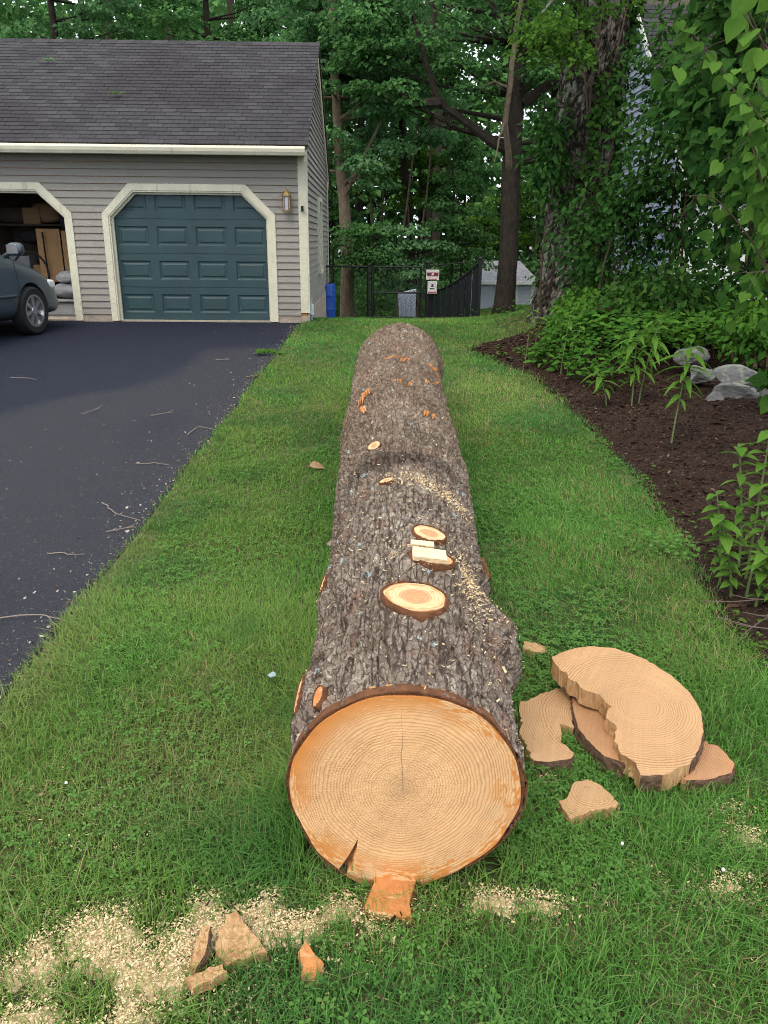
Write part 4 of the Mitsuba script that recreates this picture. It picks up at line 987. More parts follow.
# sawdust cover (0..1) on the lawn
SPOTS = [(-.62, 1.38, .42, .16, 1.0), (-.25, 1.50, .36, .11, 1.0), (-.85, 1.25, .4, .15, 1.0), (-.60, 1.20, .3, .12, .8), (-.15, 1.585, .16, .05, .7), (.30, 1.55, .18, .06, .95), (.42, 1.52, .10, .05, .6), (.90, 1.62, .15, .06, .74), (1.05, 1.78, .13, .07, .8), (1.02, 1.9, .1, .05, .5), (.74, 1.66, .12, .05, .6), (-.75, 1.75, .2, .1, .3), (-.9, 1.9, .25, .15, .3), (.62, 1.55, .3, .12, .3), (.5, 2.03, .05, .02, .6)]
def sawcover(x, y):
    c = 0
    for sx, sy, a_, b_, w in SPOTS: c = np.maximum(c, .82 * w * np.exp(-(((x - sx) / a_) ** 2 + ((y - sy) / b_) ** 2) * .9))
    n = fb(np.stack([x * 11, y * 11, 0 * x], -1), 4, 17)
    return np.clip(c * (.25 + 1.9 * (n - .2)), 0, 1)
def sample(n, x0, x1, y0, y1, dens=lambda y: 1.0):
    p = np.column_stack([rng.uniform(x0, x1, n), rng.uniform(y0, y1, n)])
    return p
P = []
def dens(y): return 26000 * np.minimum(1, (2.1 / y)) ** 1.55
for y0 in np.concatenate([np.arange(.95, 4, .25), np.arange(4, 13.2, .7)]):
    y1 = y0 + (.25 if y0 < 3.99 else .7)
    dep = y1 * .943 + .53
    xl, xr = max(-1.45, -.53 * dep - .5), min(1.75, .53 * dep + .7)
    n = int(dens(y0) * (xr - xl) * (y1 - y0))
    P.append(sample(n, xl, xr, y0, y1))
n = 26000; q = np.column_stack([rng.uniform(-1.3, 7.5, n), 13 + 13 * rng.random(n) ** 1.6]); P.append(q)
n = 4000; q = np.column_stack([rng.uniform(1.0, 3.2, n), rng.uniform(10.4, 13.2, n)]); P.append(q)
P = np.vstack(P); P = P[on_lawn(P)]
x, y = P.T
tuft = fb(np.stack([x * 2.3, y * 2.3, 0 * x], -1), 3, 33)
tuft2 = np.exp(-(((x + .22) / .28) ** 2 + ((y - 1.83) / .18) ** 2)) + .8 * np.exp(-(((x - 1.3) / .25) ** 2 + ((y - 2.6) / .35) ** 2))
sc = sawcover(x, y)
keep = rng.random(len(P)) > np.clip(sc * 1.0, 0, .88)
thin = sst(.62, .8, fb(np.stack([x * 1.3 + 3, y * 1.3, 0 * x], -1), 3, 77)) * sst(3.5, 1.5, y) * .35
keep &= rng.random(len(P)) > thin
dl = shapely.distance(shapely.points(P), LOGPOLY)
P, x, y, tuft, tuft2, dl = P[keep], x[keep], y[keep], tuft[keep], tuft2[keep], dl[keep]
N = len(P)
h = (.032 + .050 * tuft) * rng.uniform(.55, 1.25, N) * (1 + .85 * np.clip(tuft2, 0, 1)) * (1 + .7 * np.exp(-dl / .05)) * (.8 + .2 * sst(3, 1.5, y)) + .004
long_ = rng.random(N) < .03; h = np.where(long_, h * 1.5, h)
w = .0026 * np.maximum(1, y / 2.4) ** .75 * rng.uniform(.7, 1.3, N)
az = rng.uniform(0, 2 * PI, N); flow = 2 * PI * fb(np.stack([x * .9, y * .9, 0 * x], -1), 2, 91)
az = np.where(rng.random(N) < .5, az, flow + rng.normal(0, .6, N))
lean = rng.gamma(2.0, .32, N)
dx, dy = np.cos(az), np.sin(az)
z0 = G(x, y) - .006
face = az + rng.normal(0, .5, N); sx, sy = -np.sin(face), np.cos(face)
base = np.column_stack([x, y, z0]); rnd = rng.random(N)
def blades(sel, ts, wt):
    nl = len(ts); n = int(sel.sum()); nv = 2 * nl - 1; V = np.zeros((n, nv, 3)); U = np.zeros((n, nv, 2)); U[..., 0] = rnd[sel][:, None]
    H, Ln = h[sel], lean[sel]
    for k, t in enumerate(ts):
        up = H * (t - .25 * np.minimum(Ln, 1.6) * t * t); out = H * Ln * t ** 1.7
        c = base[sel] + np.column_stack([dx[sel] * out, dy[sel] * out, up]); side = np.column_stack([sx[sel], sy[sel], 0 * H]) * (w[sel] * wt[k] / 2)[:, None]
        if k < nl - 1: V[:, 2 * k] = c - side; V[:, 2 * k + 1] = c + side; U[:, 2 * k:2 * k + 2, 1] = t
        else: V[:, nv - 1] = c; U[:, nv - 1, 1] = 1
    f0 = []
    for k in range(nl - 2): f0 += [[2 * k, 2 * k + 1, 2 * k + 3], [2 * k, 2 * k + 3, 2 * k + 2]]
    f0.append([nv - 3, nv - 2, nv - 1])
    return V.reshape(-1, 3), (np.array(f0)[None] + (np.arange(n) * nv)[:, None, None]).reshape(-1, 3), U.reshape(-1, 2)
A_ = blades(y < 3.4, [0, .4, .75, 1.0], [.8, 1.0, .62, 0]); B_ = blades(y >= 3.4, [0, .55, 1.0], [.9, .9, 0])
V = np.vstack([A_[0], B_[0]]); F = np.vstack([A_[1], B_[1] + len(A_[0])]); U = np.vstack([A_[2], B_[2]])
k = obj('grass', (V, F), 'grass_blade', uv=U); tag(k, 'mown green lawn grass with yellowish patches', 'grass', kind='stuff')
print('grass blades', N)
# clover and small broad leaves in the lawn
n = 32000
q = np.vstack([np.column_stack([rng.uniform(.2, 1.7, n // 2), 1.05 + 3.4 * rng.random(n // 2) ** 1.5]), np.column_stack([rng.uniform(-1.2, 1.7, n // 2), rng.uniform(1.0, 6, n // 2)])])
den = fb(np.stack([q[:, 0] * 2.2, q[:, 1] * 2.2, 0 * q[:, 0]], -1), 3, 55)
q = q[(rng.random(n) < sst(.45, .62, den + .06 * (q[:, 0] > .4)))]; q = q[on_lawn(q)]; q = q[sawcover(q[:, 0], q[:, 1]) < .35]
m_ = len(q); pos = np.column_stack([q, G(q[:, 0], q[:, 1]) + rng.uniform(.012, .045, m_)])
a = rng.uniform(0, 2 * PI, m_); up = np.column_stack([rng.normal(0, .35, m_), rng.normal(0, .35, m_) - .15, np.ones(m_)])
mm, uu = scatter(leaf_trefoil(), pos, np.column_stack([np.cos(a), np.sin(a), 0 * a]), up, rng.uniform(.008, .0165, m_), rng.random(m_))
tag(obj('clover', mm, 'leaf_clover', uv=uu), 'clover leaves growing among the grass', 'clover', kind='stuff')
# white clover heads
fl = [(.66, 1.72, 'white clover head in the grass, nearest the small splintered chunk'), (.90, 1.63, 'white clover head farthest right in the grass, close to the sawdust'), (-.95, 1.95, 'white clover head alone on the left lawn')]
for i, (fx, fy, lab) in enumerate(fl):
    m = trimesh.creation.icosphere(2); v = np.array(m.vertices); v *= .0045 * (1 + .5 * (fb(v * 4 + i, 2, i) - .5))[:, None]
    k = obj('clover_flower', trimesh.Trimesh(v + [fx, fy, float(G(fx, fy)) + .05], m.faces, process=False), 'petal')
    tag(k, lab, 'flower', 'white clover heads in the lawn')
# ------------------------------------------------------------------ sawdust
gx, gy = np.meshgrid(np.arange(-1.3, 1.35, .012), np.arange(.95, 2.2, .012))
sz = sawcover(gx, gy); hz = G(gx, gy) - .012 + .030 * sst(.25, .8, sz) + .010 * (fb(np.stack([gx * 40, gy * 40, 0 * gx], -1), 3, 9) - .5)
hm = grid_mesh(gx, gy, hz); mk = (sz.ravel()[hm.faces] > .22).all(1)
hm = trimesh.Trimesh(hm.vertices, hm.faces[mk], process=False)
tag(obj('sawdust', hm, 'sawdust_bed', smooth=True), 'pale sawdust spread over the grass in front of the log', 'sawdust', kind='stuff')
n = 420000; q = np.column_stack([rng.uniform(-1.3, 1.35, n), rng.uniform(.95, 2.3, n)]); c = sawcover(q[:, 0], q[:, 1])
q = q[rng.random(n) < np.clip(c - .06, 0, 1) ** 1.3 * .8 + .003]; q = q[~shapely.contains_xy(NOGO, q[:, 0], q[:, 1])]
def flakes(pos, size, asp, rr):
    n = len(pos); d = rr.normal(0, 1, (n, 3)) * [1, 1, .35]; up = rr.normal(0, .5, (n, 3)) + [0, 0, 1]
    tv = np.array([[-.5, -asp, 0], [.5, -asp * .7, .06], [.45, asp, .02], [-.4, asp * .8, .1], [0, 0, -.12]]); tf = np.array([[0, 1, 2], [0, 2, 3], [0, 4, 1], [1, 4, 2], [2, 4, 3], [3, 4, 0]])
    return scatter((tv, tf, np.zeros(5)), pos, d, up, size, rr.random(n))
c = sawcover(q[:, 0], q[:, 1]); m_ = len(q)
pos = np.column_stack([q, G(q[:, 0], q[:, 1]) + .004 + .024 * sst(.25, .8, c) + rng.uniform(0, .02, m_)])
mm, uu = flakes(pos, rng.gamma(3, .0010, m_) + .0020, .25, rng)
tag(obj('wood_shaving', mm, 'sawdust_mat', uv=uu), 'small pale wood shavings scattered over the sawdust and grass', 'wood shavings', kind='stuff')
print('flakes', m_)
# shavings on the trunk
S_, P_ = [], []
for s0, d0, sa, da, n in [(1.43, 78, .045, 14, 520), (1.36, 52, .05, 10, 320), (.70, 50, .09, 7, 420), (.55, 48, .10, 8, 140), (.9, 92, .5, 35, 420), (.72, 98, .05, 6, 60), (2.2, 85, .8, 25, 160), (.45, 30, .2, 15, 140)]:
    S_.append(np.abs(rng.normal(s0, sa, n)) + .02); P_.append(np.radians(rng.normal(d0, da, n)))
S_, P_ = np.concatenate(S_), np.concatenate(P_)
pos = log_point(S_, P_, .003)
mm, uu = flakes(pos, rng.gamma(3, .0016, len(pos)) + .002, .2, rng)
tag(obj('log_shaving', mm, 'sawdust_mat', uv=uu), 'pale sawdust streaks and shavings lying on the bark of the trunk', 'wood shavings', kind='stuff')

n = 700; t = rng.random(n); side = np.where(rng.random(n) < .5, -1, 1); yy = 1.45 + 4.5 * rng.random(n) ** 1.6
xx = np.where(side < 0, -.22 - rng.gamma(1.3, .10, n), .36 + .02 * yy + rng.gamma(1.3, .14, n)); f_ = rng.random(n) < .3
xx[f_] = rng.uniform(-.5, .6, f_.sum()); yy[f_] = rng.uniform(1.2, 1.58, f_.sum())
pos = np.column_stack([xx, yy, G(xx, yy) + rng.uniform(.015, .045, n)])
mm, uu = flakes(pos, rng.gamma(2.0, .0030, n) + .003, .16, rng)
tag(obj('bark_crumb', mm, 'mulch_chip_mat', uv=uu), 'small bark crumbs and chips scattered in the grass around the log', 'bark crumbs', kind='stuff')
# ------------------------------------------------------------------ driveway litter
n = 3300; yy = 1.5 + 11 * rng.random(n) ** 1.3; xx = DRIVE_X - rng.gamma(1.3, .55, n)
xx[:2200] = DRIVE_X + .02 - np.abs(rng.normal(0, .10, 2200)); 
pos = np.column_stack([xx, yy, G(xx, yy) - .006]); ok = (xx > -6) & (yy < 12.6); pos = pos[ok]
mm, uu = flakes(pos, (rng.gamma(2.0, .0035, len(pos)) + .002) * np.maximum(1, pos[:, 1] / 9) * .8, .3, rng)
tag(obj('driveway_litter', mm, 'litter', uv=uu), 'pale wood flecks and bits of bark littering the asphalt', 'litter', kind='stuff')
TW_ = [([(-1.669, 3.051), (-1.57, 3.085), (-1.488, 3.089), (-1.40, 3.05), (-1.343, 3.019)], 'long curved twig on the asphalt nearest the camera at the left edge'),
      ([(-1.712, 4.502), (-1.64, 4.40), (-1.546, 4.304), (-1.384, 4.212)], 'bent twig on the asphalt reaching the grass edge halfway up the driveway'),
      ([(-1.541, 4.03), (-1.46, 4.09), (-1.393, 4.107)], 'short twig just in front of the bent one at the grass edge'),
      ([(-1.73, 3.743), (-1.64, 3.735), (-1.55, 3.733)], 'straight pale twig on the asphalt behind the long curved one'),
      ([(-2.039, 6.668), (-1.95, 6.75), (-1.877, 6.783)], 'short twig in the middle of the grey patch of asphalt'),
      ([(-1.574, 6.033), (-1.56, 6.2), (-1.526, 6.314), (-1.44, 6.27), (-1.30, 6.15), (-1.175, 5.845)], 'hooked forked twig at the grass edge with its tip in the lawn'),
      ([(-3.968, 8.253), (-3.8, 8.23), (-3.634, 8.16)], 'thin twig lying on the far left asphalt'),
      ([(-2.652, 6.684), (-2.60, 6.80), (-2.573, 6.907)], 'small upright-pointing twig on the blue-black asphalt'),
      ([(-1.754, 5.29), (-1.6, 5.30), (-1.504, 5.274)], 'dark straight twig across the grey asphalt'),
      ([(-2.041, 9.426), (-1.95, 9.44), (-1.863, 9.436)], 'far twig on the asphalt before the closed door'),
      ([(-1.51, 8.415), (-1.42, 8.46), (-1.336, 8.476)], 'far twig at the grass edge below the green sprig')]
for i, (pts, lab) in enumerate(TW_):
    pts = np.array(pts); t = np.linspace(0, 1, len(pts)); tt = np.linspace(0, 1, 14)
    xx, yy = np.interp(tt, t, pts[:, 0]), np.interp(tt, t, pts[:, 1])
    nz = (fb(np.stack([tt * 5, 0 * tt + i, 0 * tt], -1), 2, i) - .5) * .04
    zz = G(xx, yy) + .0 + np.abs(nz) * .5; r0 = .0034 * max(1, yy.mean() / 6)
    q = np.column_stack([xx + nz * .6, yy + nz, zz])
    ms = [tube(q, np.linspace(r0, r0 * .45, 14), 5)]
    k = 8; d = q[9] - q[7]; d = np.array([d[0] + d[1] * .7, d[1] - d[0] * .7, .01]); d /= np.linalg.norm(d)
    ms.append(tube([q[k], q[k] + d * .05, q[k] + d * .09 + [0, 0, .01]], [r0 * .6, r0 * .5, r0 * .3], 4))
    tag(obj('fallen_twig', merge(ms), 'twig_pale'), lab, 'twig', 'fallen twigs on the driveway')
def sprig(name, c, size, n, lab, seed, M=None, mat='leaf_bright'):
    rr = np.random.default_rng(seed); t_ = thing(name, lab, 'leaf sprig'); nodes = []
    ms = [tube([np.array(c) + [-size, 0, .0], np.array(c) + [0, .02, .02], np.array(c) + [size * .9, .05, .03]], .004, 4)]
    obj('stem', ms[0], 'stem_green', t_)
    a = rr.uniform(0, 2 * PI, n); pos = np.array(c) + np.column_stack([rr.uniform(-size, size, n), rr.normal(0, .1 * size, n), rr.uniform(.01, .05, n)])
    mm, uu = scatter(leaf_full(.7, .06, .25), pos, np.column_stack([np.cos(a), np.sin(a), .15 + 0 * a]), np.column_stack([rr.normal(0, .4, n), rr.normal(0, .4, n) - .5, np.ones(n)]), rr.uniform(.5, .8, n) * size * .8, rr.random(n))
    obj('foliage', mm, mat, t_, uv=uu)
sprig('maple_sprig', (-1.46, 9.81, .26), .19, 12, 'fresh green leaf sprig lying on the asphalt at the grass edge', 1)
sprig('roof_sprig', (-4.31, 13.79, 3.75), .14, 9, 'green leaf sprig caught on the garage roof, right one', 2)
sprig('roof_sprig', (-5.77, 14.91, 4.42), .12, 8, 'pale green leaf sprig caught near the ridge of the garage roof, left one', 3, mat='leaf_maple')
# bits on the lawn
tag(obj('lichen_scrap', prism(Polygon([(-.425, 2.53), (-.41, 2.555), (-.398, 2.545), (-.395, 2.525), (-.412, 2.515)]), .004).apply_translation([0, 0, .075]), 'lichen'), 'pale blue-green lichen scrap on the grass left of the log', 'lichen')
tag(obj('dead_leaf', scatter(leaf_full(.7, .1, .4), np.array([[-.51, 5.12, .15]]), np.array([[1, .2, .1]]), np.array([[0, -.5, 1.0]]), .11, np.array([.5]))[0], 'cardboard'), 'tan dead leaf on the grass left of the log', 'leaf')
tag(obj('bark_scrap', scatter(leaf_full(.5, .1, .1), np.array([[-.30, 3.8, .10]]), np.array([[1, -.1, .0]]), np.array([[0, -.3, 1.0]]), .12, np.array([.5]))[0], 'twig_pale'), 'pale stick end poking out from under the left side of the log', 'stick')
# dead branches at the bed edge
for i, (pts, lab) in enumerate([([(1.30, 2.95, .12), (1.45, 2.9, .10), (1.70, 2.85, .12)], 'dry branch lying at the mulch edge, lowest of three'), ([(1.27, 3.05, .15), (1.5, 3.08, .14), (1.8, 3.1, .16)], 'dry branch lying at the mulch edge, topmost of three'), ([(1.35, 2.85, .07), (1.5, 2.95, .12), (1.72, 3.0, .13)], 'dry branch lying at the mulch edge, middle of three')]):
    q = np.array(pts); tt = np.linspace(0, 1, 10); q = np.stack([np.interp(tt, np.linspace(0, 1, 3), q[:, c]) for c in range(3)], 1)
    q[:, 0] += .10; q += .02 * (np.stack([fb(np.stack([tt * 4, 0 * tt + i * 3 + c, 0 * tt], -1), 2, c) for c in range(3)], 1) - .5)
    ms = [tube(q, np.linspace(.0018, .0035, 10), 5), tube([q[5], q[5] + [-.08, -.05, .03], q[5] + [-.15, -.06, .05]], [.003, .002, .0015], 4)]
    tag(obj('dry_branch', merge(ms), 'twig_dark'), lab, 'branch', 'dry branches at the mulch edge')
# ------------------------------------------------------------------ mulch chips
n = 24000; q = np.column_stack([rng.uniform(1.0, 4.2, n), 1.3 + 11.5 * rng.random(n) ** 1.25]); q = q[shapely.contains_xy(BED.buffer(.03), q[:, 0], q[:, 1])]
m_ = len(q); pos = np.column_stack([q, bedz(q[:, 0], q[:, 1]) + rng.uniform(0, .012, m_)])
mm, uu = flakes(pos, (rng.gamma(3, .006, m_) + .006) * np.maximum(1, q[:, 1] / 6), .2, rng)
tag(obj('mulch_chip', mm, 'mulch_chip_mat', uv=uu), 'dark shredded bark chips of the mulch bed', 'mulch', kind='stuff')
# ------------------------------------------------------------------ stones of the low wall
def stone(c, r, seed, lab):
    m = trimesh.creation.icosphere(4); v = np.array(m.vertices); rr = np.random.default_rng(seed)
    for _ in range(9):      # facets
        nrm = unit(rr.normal(0, 1, 3)); d = rr.uniform(.5, .78); e = np.clip(v @ nrm - d, 0, None); v = v - e[:, None] * nrm
    v = v * (1 + .14 * (fb(v * 2.5 + seed, 4, seed) - .5))[:, None]
    a = rr.uniform(-.5, .5); R = trimesh.transformations.rotation_matrix(a, [0, 0, 1])[:3, :3]
    v = (v * r) @ R.T + c
    tag(obj('wall_stone', trimesh.Trimesh(v, m.faces, process=False), 'stone', smooth=40), lab, 'stone', 'stones of the low rock wall')
for i, (c, r, lab) in enumerate([((3.14, 6.98, .49), (.24, .20, .11), 'large pale flat-topped stone, highest and nearest in the low rock wall'), ((3.06, 6.86, .345), (.26, .18, .11), 'mottled lichen stone under the large flat-topped one'), ((2.92, 7.25, .45), (.17, .16, .10), 'grey rounded stone behind and left of the flat-topped one'),
     ((2.86, 6.72, .30), (.08, .09, .10), 'small upright grey stone at the left foot of the rock wall'), ((3.10, 6.50, .27), (.20, .12, .07), 'dark slate-coloured stone lying flat at the foot of the wall'), ((3.40, 6.85, .37), (.18, .16, .10), 'grey stone at the right end of the rock wall beside broad leaves'),
     ((3.0, 7.75, .56), (.18, .16, .11), 'brownish stone at the back of the rock wall below the shrubs')]):
    c = np.array(c); stone(c, r, 50 + i, lab)

# ------------------------------------------------------------------ perennials in the bed
LANCE = leaf_full(.24, .05, .45, .4)
OVATE = leaf_full(.42, .07, .3, .38)
lance_d = [mikit.ply((leaf_full(.23 + .03 * i, .04, .45 + .15 * i, .4)[:2]), 'leaf_perennial', uv=np.column_stack([np.full(18, .3 * i), leaf_full()[2]])) for i in range(3)]
ovate_d = [mikit.ply((leaf_full(.50 + .05 * i, .06, .35 + .12 * i, .38)[:2]), 'leaf_perennial', uv=np.column_stack([np.full(18, .3 * i), leaf_full()[2]])) for i in range(3)]
def perennial(name, stems, lab, leafset, leaf_len, pairs, seed, start=.3, pitch=.12):
    rr = np.random.default_rng(seed); t_ = thing(name, lab, 'plant')
    for (bx_, by_, hh, lx, ly) in stems:
        z = float(bedz(np.array([bx_]), np.array([by_]))[0]); tt = np.linspace(0, 1, 9)
        q = np.column_stack([bx_ + lx * tt ** 1.5, by_ + ly * tt ** 1.5, z + hh * tt])
        obj('stem', tube(q, np.linspace(.0065, .003, 9), 6), 'stem_green', t_)
        for k in range(pairs):
            f_ = start + (1 - start) * (k + .5) / pairs; p = np.array([np.interp(f_, tt, q[:, c]) for c in range(3)])
            for s in range(2):
                a = k * 1.9 + s * PI + rr.normal(0, .35); L = leaf_len * rr.uniform(.75, 1.15) * (.65 + .35 * math.sin(PI * min(1, (1.15 - f_) * 1.6)))
                el = pitch + .5 * max(0, f_ - .75) * 2 + rr.normal(0, .12)
                d = np.array([math.cos(a) * math.cos(el), math.sin(a) * math.cos(el), math.sin(el)])
                obj('leaf', leafset[rr.integers(3)], None, t_, to=matrix_for(p, d, [rr.normal(0, .15), rr.normal(0, .15), 1], L))
perennial('lance_leaf_plant', [(2.17, 6.80, .66, -.02, .02), (2.25, 6.86, .72, .10, .0)], 'tall two-stemmed plant with lance-shaped leaves in the mulch, left of the lone one', lance_d, .21, 13, 1)
perennial('lance_leaf_plant', [(2.12, 5.62, .70, .06, .02)], 'lone bright green plant with drooping lance-shaped leaves in the open mulch', lance_d, .205, 13, 2, .40)
perennial('lance_leaf_plant', [(1.97, 6.88, .30, -.10, .0)], 'short leaning plant with lance-shaped leaves, smallest and leftmost of three', lance_d, .19, 6, 3, .35)
perennial('leafy_perennial', [(1.66, 3.25, .62, .10, .05), (1.72, 3.40, .72, .02, .05), (1.80, 3.30, .70, .12, -.02), (1.60, 3.27, .40, -.12, -.02), (1.66, 3.15, .30, -.05, -.1), (1.78, 3.15, .34, .05, -.1), (1.85, 3.45, .5, .08, 0), (1.75, 3.55, .6, -.05, .1), (1.60, 3.40, .45, -.06, .05), (1.7, 3.10, .45, .02, -.05)], 'bushy bright green plant with oval leaves at the right edge of the mulch', ovate_d, .10, 13, 4, .15)
def weed(c, n, spread, size, lab, seed, mat='leaf_clover', tm=None, hh=.06):
    rr = np.random.default_rng(seed); q = np.array(c) + rr.normal(0, spread, (n, 2)); z = G(q[:, 0], q[:, 1]) + .02 + rr.uniform(0, hh, n); a = rr.uniform(0, 2 * PI, n)
    mm, uu = scatter(tm or leaf_full(.55, .06, .3), np.column_stack([q, z + .02]), np.column_stack([np.cos(a), np.sin(a), .25 + 0 * a]), np.column_stack([rr.normal(0, .3, n), rr.normal(0, .3, n) - .2, np.ones(n)]), size * rr.uniform(.6, 1.2, n), rr.random(n))
    tag(obj('weed', mm, mat, uv=uu), lab, 'weed', kind='stuff')
weed((1.50, 3.75), 120, .10, .035, 'dull green low weed clump at the mulch edge left of the bushy plant', 1, hh=.09)
weed((1.63, 4.9), 40, .10, .03, 'sparse small weeds where lawn meets mulch, farthest from the camera', 2, 'leaf_ground')
weed((1.46, 2.75), 34, .09, .028, 'yellowish sprigs in the long grass beside the dry branches', 3, 'leaf_bright', hh=.12)
weed((1.58, 4.15), 40, .08, .03, 'small weeds at the mulch edge behind the dull clump', 4, 'leaf_ground')
weed((1.62, 2.85), 40, .10, .03, 'bright sprigs under the bushy plant at the mulch edge', 5, 'leaf_bright', hh=.10)
# ------------------------------------------------------------------ chain-link fence and gate behind the garage
FY = 18.3
def gz(x, y): return float(G(np.array([x]), np.array([y]))[0])
fen = thing('chain_link_fence', 'black chain-link fence running from the garage corner to the gate post', 'fence')
TOPZ = 1.08
def post(name, x, y, z1, r, par): obj(name, merge([tube([[x, y, gz(x, y) - .1], [x, y, z1]], r, 8), trimesh.creation.icosphere(1, r * 1.15).apply_translation([x, y, z1 + r * .4])]), 'black_metal', par)
def mesh_wire(x0, x1, y, z0, z1, par, step=.075):
    ms = []
    n = int((x1 - x0 + (z1 - z0)) / step)
    for k in range(n + 1):
        for sg in (1, -1):
            c = x0 + k * step - (z1 - z0) if sg > 0 else x0 + k * step
            a = [c, z0]; b = [c + sg * (z1 - z0), z1]
            ln = LineString([a, b]).intersection(sbox(x0, z0, x1, z1))
            if ln.is_empty or ln.length < .02 or ln.geom_type != 'LineString': continue
            (xa, za), (xb, zb) = ln.coords[0], ln.coords[-1]
            ms.append(tube([[xa, y + .003 * sg, za], [xb, y + .003 * sg, zb]], .0022, 3, cap=False))
    k = obj('wire_mesh', merge(ms), 'black_metal', par); labels[k] = {'label': 'black diamond wire mesh', 'kind': 'stuff'}
GB = gz(0, FY) + .02
for x in (-1.36, -.40): post('post', x, FY, TOPZ, .032, fen)
obj('top_rail', tube([[-1.36, FY, TOPZ - .02], [-.40, FY, TOPZ - .02]], .022, 8), 'black_metal', fen)
mesh_wire(-1.34, -.42, FY, GB, TOPZ - .03, fen)
gat = thing('gate', 'black chain-link gate with a middle rail, between the two fence posts', 'gate')
for x in (-.31, .78): obj('stile', tube([[x, FY, GB], [x, FY, TOPZ + .0]], .022, 8), 'black_metal', gat)
for z in (TOPZ - .02, .50, GB + .05): obj('rail', tube([[-.31, FY, z], [.78, FY, z]], .020, 8), 'black_metal', gat)
mesh_wire(-.29, .76, FY, GB + .05, TOPZ - .03, gat)
obj('latch', bx(.79, .90, FY - .05, FY + .03, .38, .50), 'black_metal', gat)
# scalloped slat fence
sf2 = thing('slat_fence', 'black vertical slat fence whose top sweeps up to a tall post beside the shed', 'fence')
SP0, SP1 = np.array([.93, 18.25]), np.array([2.02, 17.6])
post('post', SP0[0], SP0[1], TOPZ + .05, .045, sf2); post('post', SP1[0], SP1[1], 1.24, .045, sf2)
NS = 8
d = SP1 - SP0
for k in range(NS):
    t0, t1 = (k + .06) / NS, (k + .94) / NS
    q0, q1 = SP0 + d * (.03 + .95 * t0), SP0 + d * (.03 + .95 * t1)
    tp = lambda t: .52 + (1.20 - .52) * (max(0, t) ** 1.7)
    nrm = np.array([-d[1], d[0]]) / np.linalg.norm(d) * .012 * (1 if k % 2 else .4)
    zb = gz(*q0) - .05
    v = []
    for q, z in ((q0, tp(t0)), (q1, tp(t1))):
        for s in (1, -1): v += [[q[0] + nrm[0] * s, q[1] + nrm[1] * s, zb], [q[0] + nrm[0] * s, q[1] + nrm[1] * s, z]]
    obj('slat', trimesh.convex.convex_hull(np.array(v)), 'slat_black', sf2)
tt = np.linspace(0, 1, 12)
obj('curved_rail', tube(np.column_stack([SP0[0] + d[0] * tt, SP0[1] + d[1] * tt - .03, .53 + .68 * tt ** 1.7]), .018, 6), 'black_metal', sf2)
obj('top_rail', tube([[SP0[0], SP0[1], TOPZ], [SP1[0], SP1[1], 1.22]], .014, 6), 'black_metal', sf2)
# signs by the gate post
sg = thing('warning_sign', 'small white sign with a red band on the gate post, upper of two', 'sign')
SX, SY = 1.03, 18.08
obj('plate', rbox(SX - .145, SX + .145, SY, SY + .012, .79, 1.01, .005), 'sign_white', sg)
obj('red_band', bx(SX - .13, SX + .13, SY - .004, SY - .001, .875, .955), 'sign_red', sg)
for q in (bx(SX - .11, SX - .035, SY - .007, SY - .0045, .89, .94), bx(SX + .035, SX + .11, SY - .007, SY - .0045, .89, .94)): obj('dark_mark', q, 'sign_dark', sg)
obj('pale_mark', prism(Polygon([(-.03, 0), (-.012, .045), (.022, .055), (.03, .02), (.006, .0)]), .002).apply_transform(np.array([[1, 0, 0, SX], [0, 0, -1, SY - .0045], [0, 1, 0, .89], [0, 0, 0, 1.0]])), 'sign_white', sg)
obj('red_line', bx(SX - .09, SX + .09, SY - .004, SY - .001, .80, .815), 'sign_red', sg)
sg = thing('notice_sign', 'small white notice with a dark pictogram, lower of the two signs by the gate', 'sign')
obj('plate', rbox(SX - .105, SX + .105, SY, SY + .012, .50, .77, .005), 'sign_white', sg)
for q in (bx(SX - .02, SX + .025, SY - .004, SY - .001, .66, .71), bx(SX - .032, SX + .03, SY - .004, SY - .001, .645, .66), bx(SX - .055, SX + .05, SY - .004, SY - .001, .60, .62)): obj('dark_mark', q, 'sign_dark', sg)
obj('red_line', bx(SX - .09, SX + .09, SY - .004, SY - .001, .515, .535), 'sign_red', sg)
# barrel and pale container
bar = thing('blue_barrel', 'blue plastic barrel standing at the back corner of the garage', 'barrel')
prof = [(0, .0), (.16, .0), (.175, .02), (.175, .20), (.19, .23), (.175, .26), (.175, .5), (.19, .53), (.175, .56), (.17, .74), (.15, .77), (0, .77)]
m = trimesh.creation.revolve(np.array(prof), sections=28); m.apply_translation([-1.29, 17.85, gz(-1.2, 17.85)]); obj('body', m, 'plastic_blue', bar, smooth=40)
m = trimesh.creation.cylinder(.03, .03, sections=12); m.apply_translation([-1.24, 17.8, gz(-1.2, 17.85) + .78]); obj('bung', m, 'black_metal', bar)
bn = thing('pale_bin', 'pale grey-blue slatted bin standing behind the gate', 'bin')
zb = gz(.5, 19.0)
obj('body', trimesh.convex.convex_hull(np.array([[.33, 18.9, zb - .1], [.70, 18.8, zb - .1], [.33, 19.2, zb - .1], [.70, 19.2, zb - .1], [.28, 18.85, zb + .62], [.70, 18.75, zb + .72], [.28, 19.2, zb + .62], [.70, 19.2, zb + .72]])), 'plastic_pale', bn)
for k in range(4): obj('rib', bx(.32 + .11 * k, .34 + .11 * k, 18.735, 18.80, zb - .05, zb + .62), 'plastic_pale', bn)
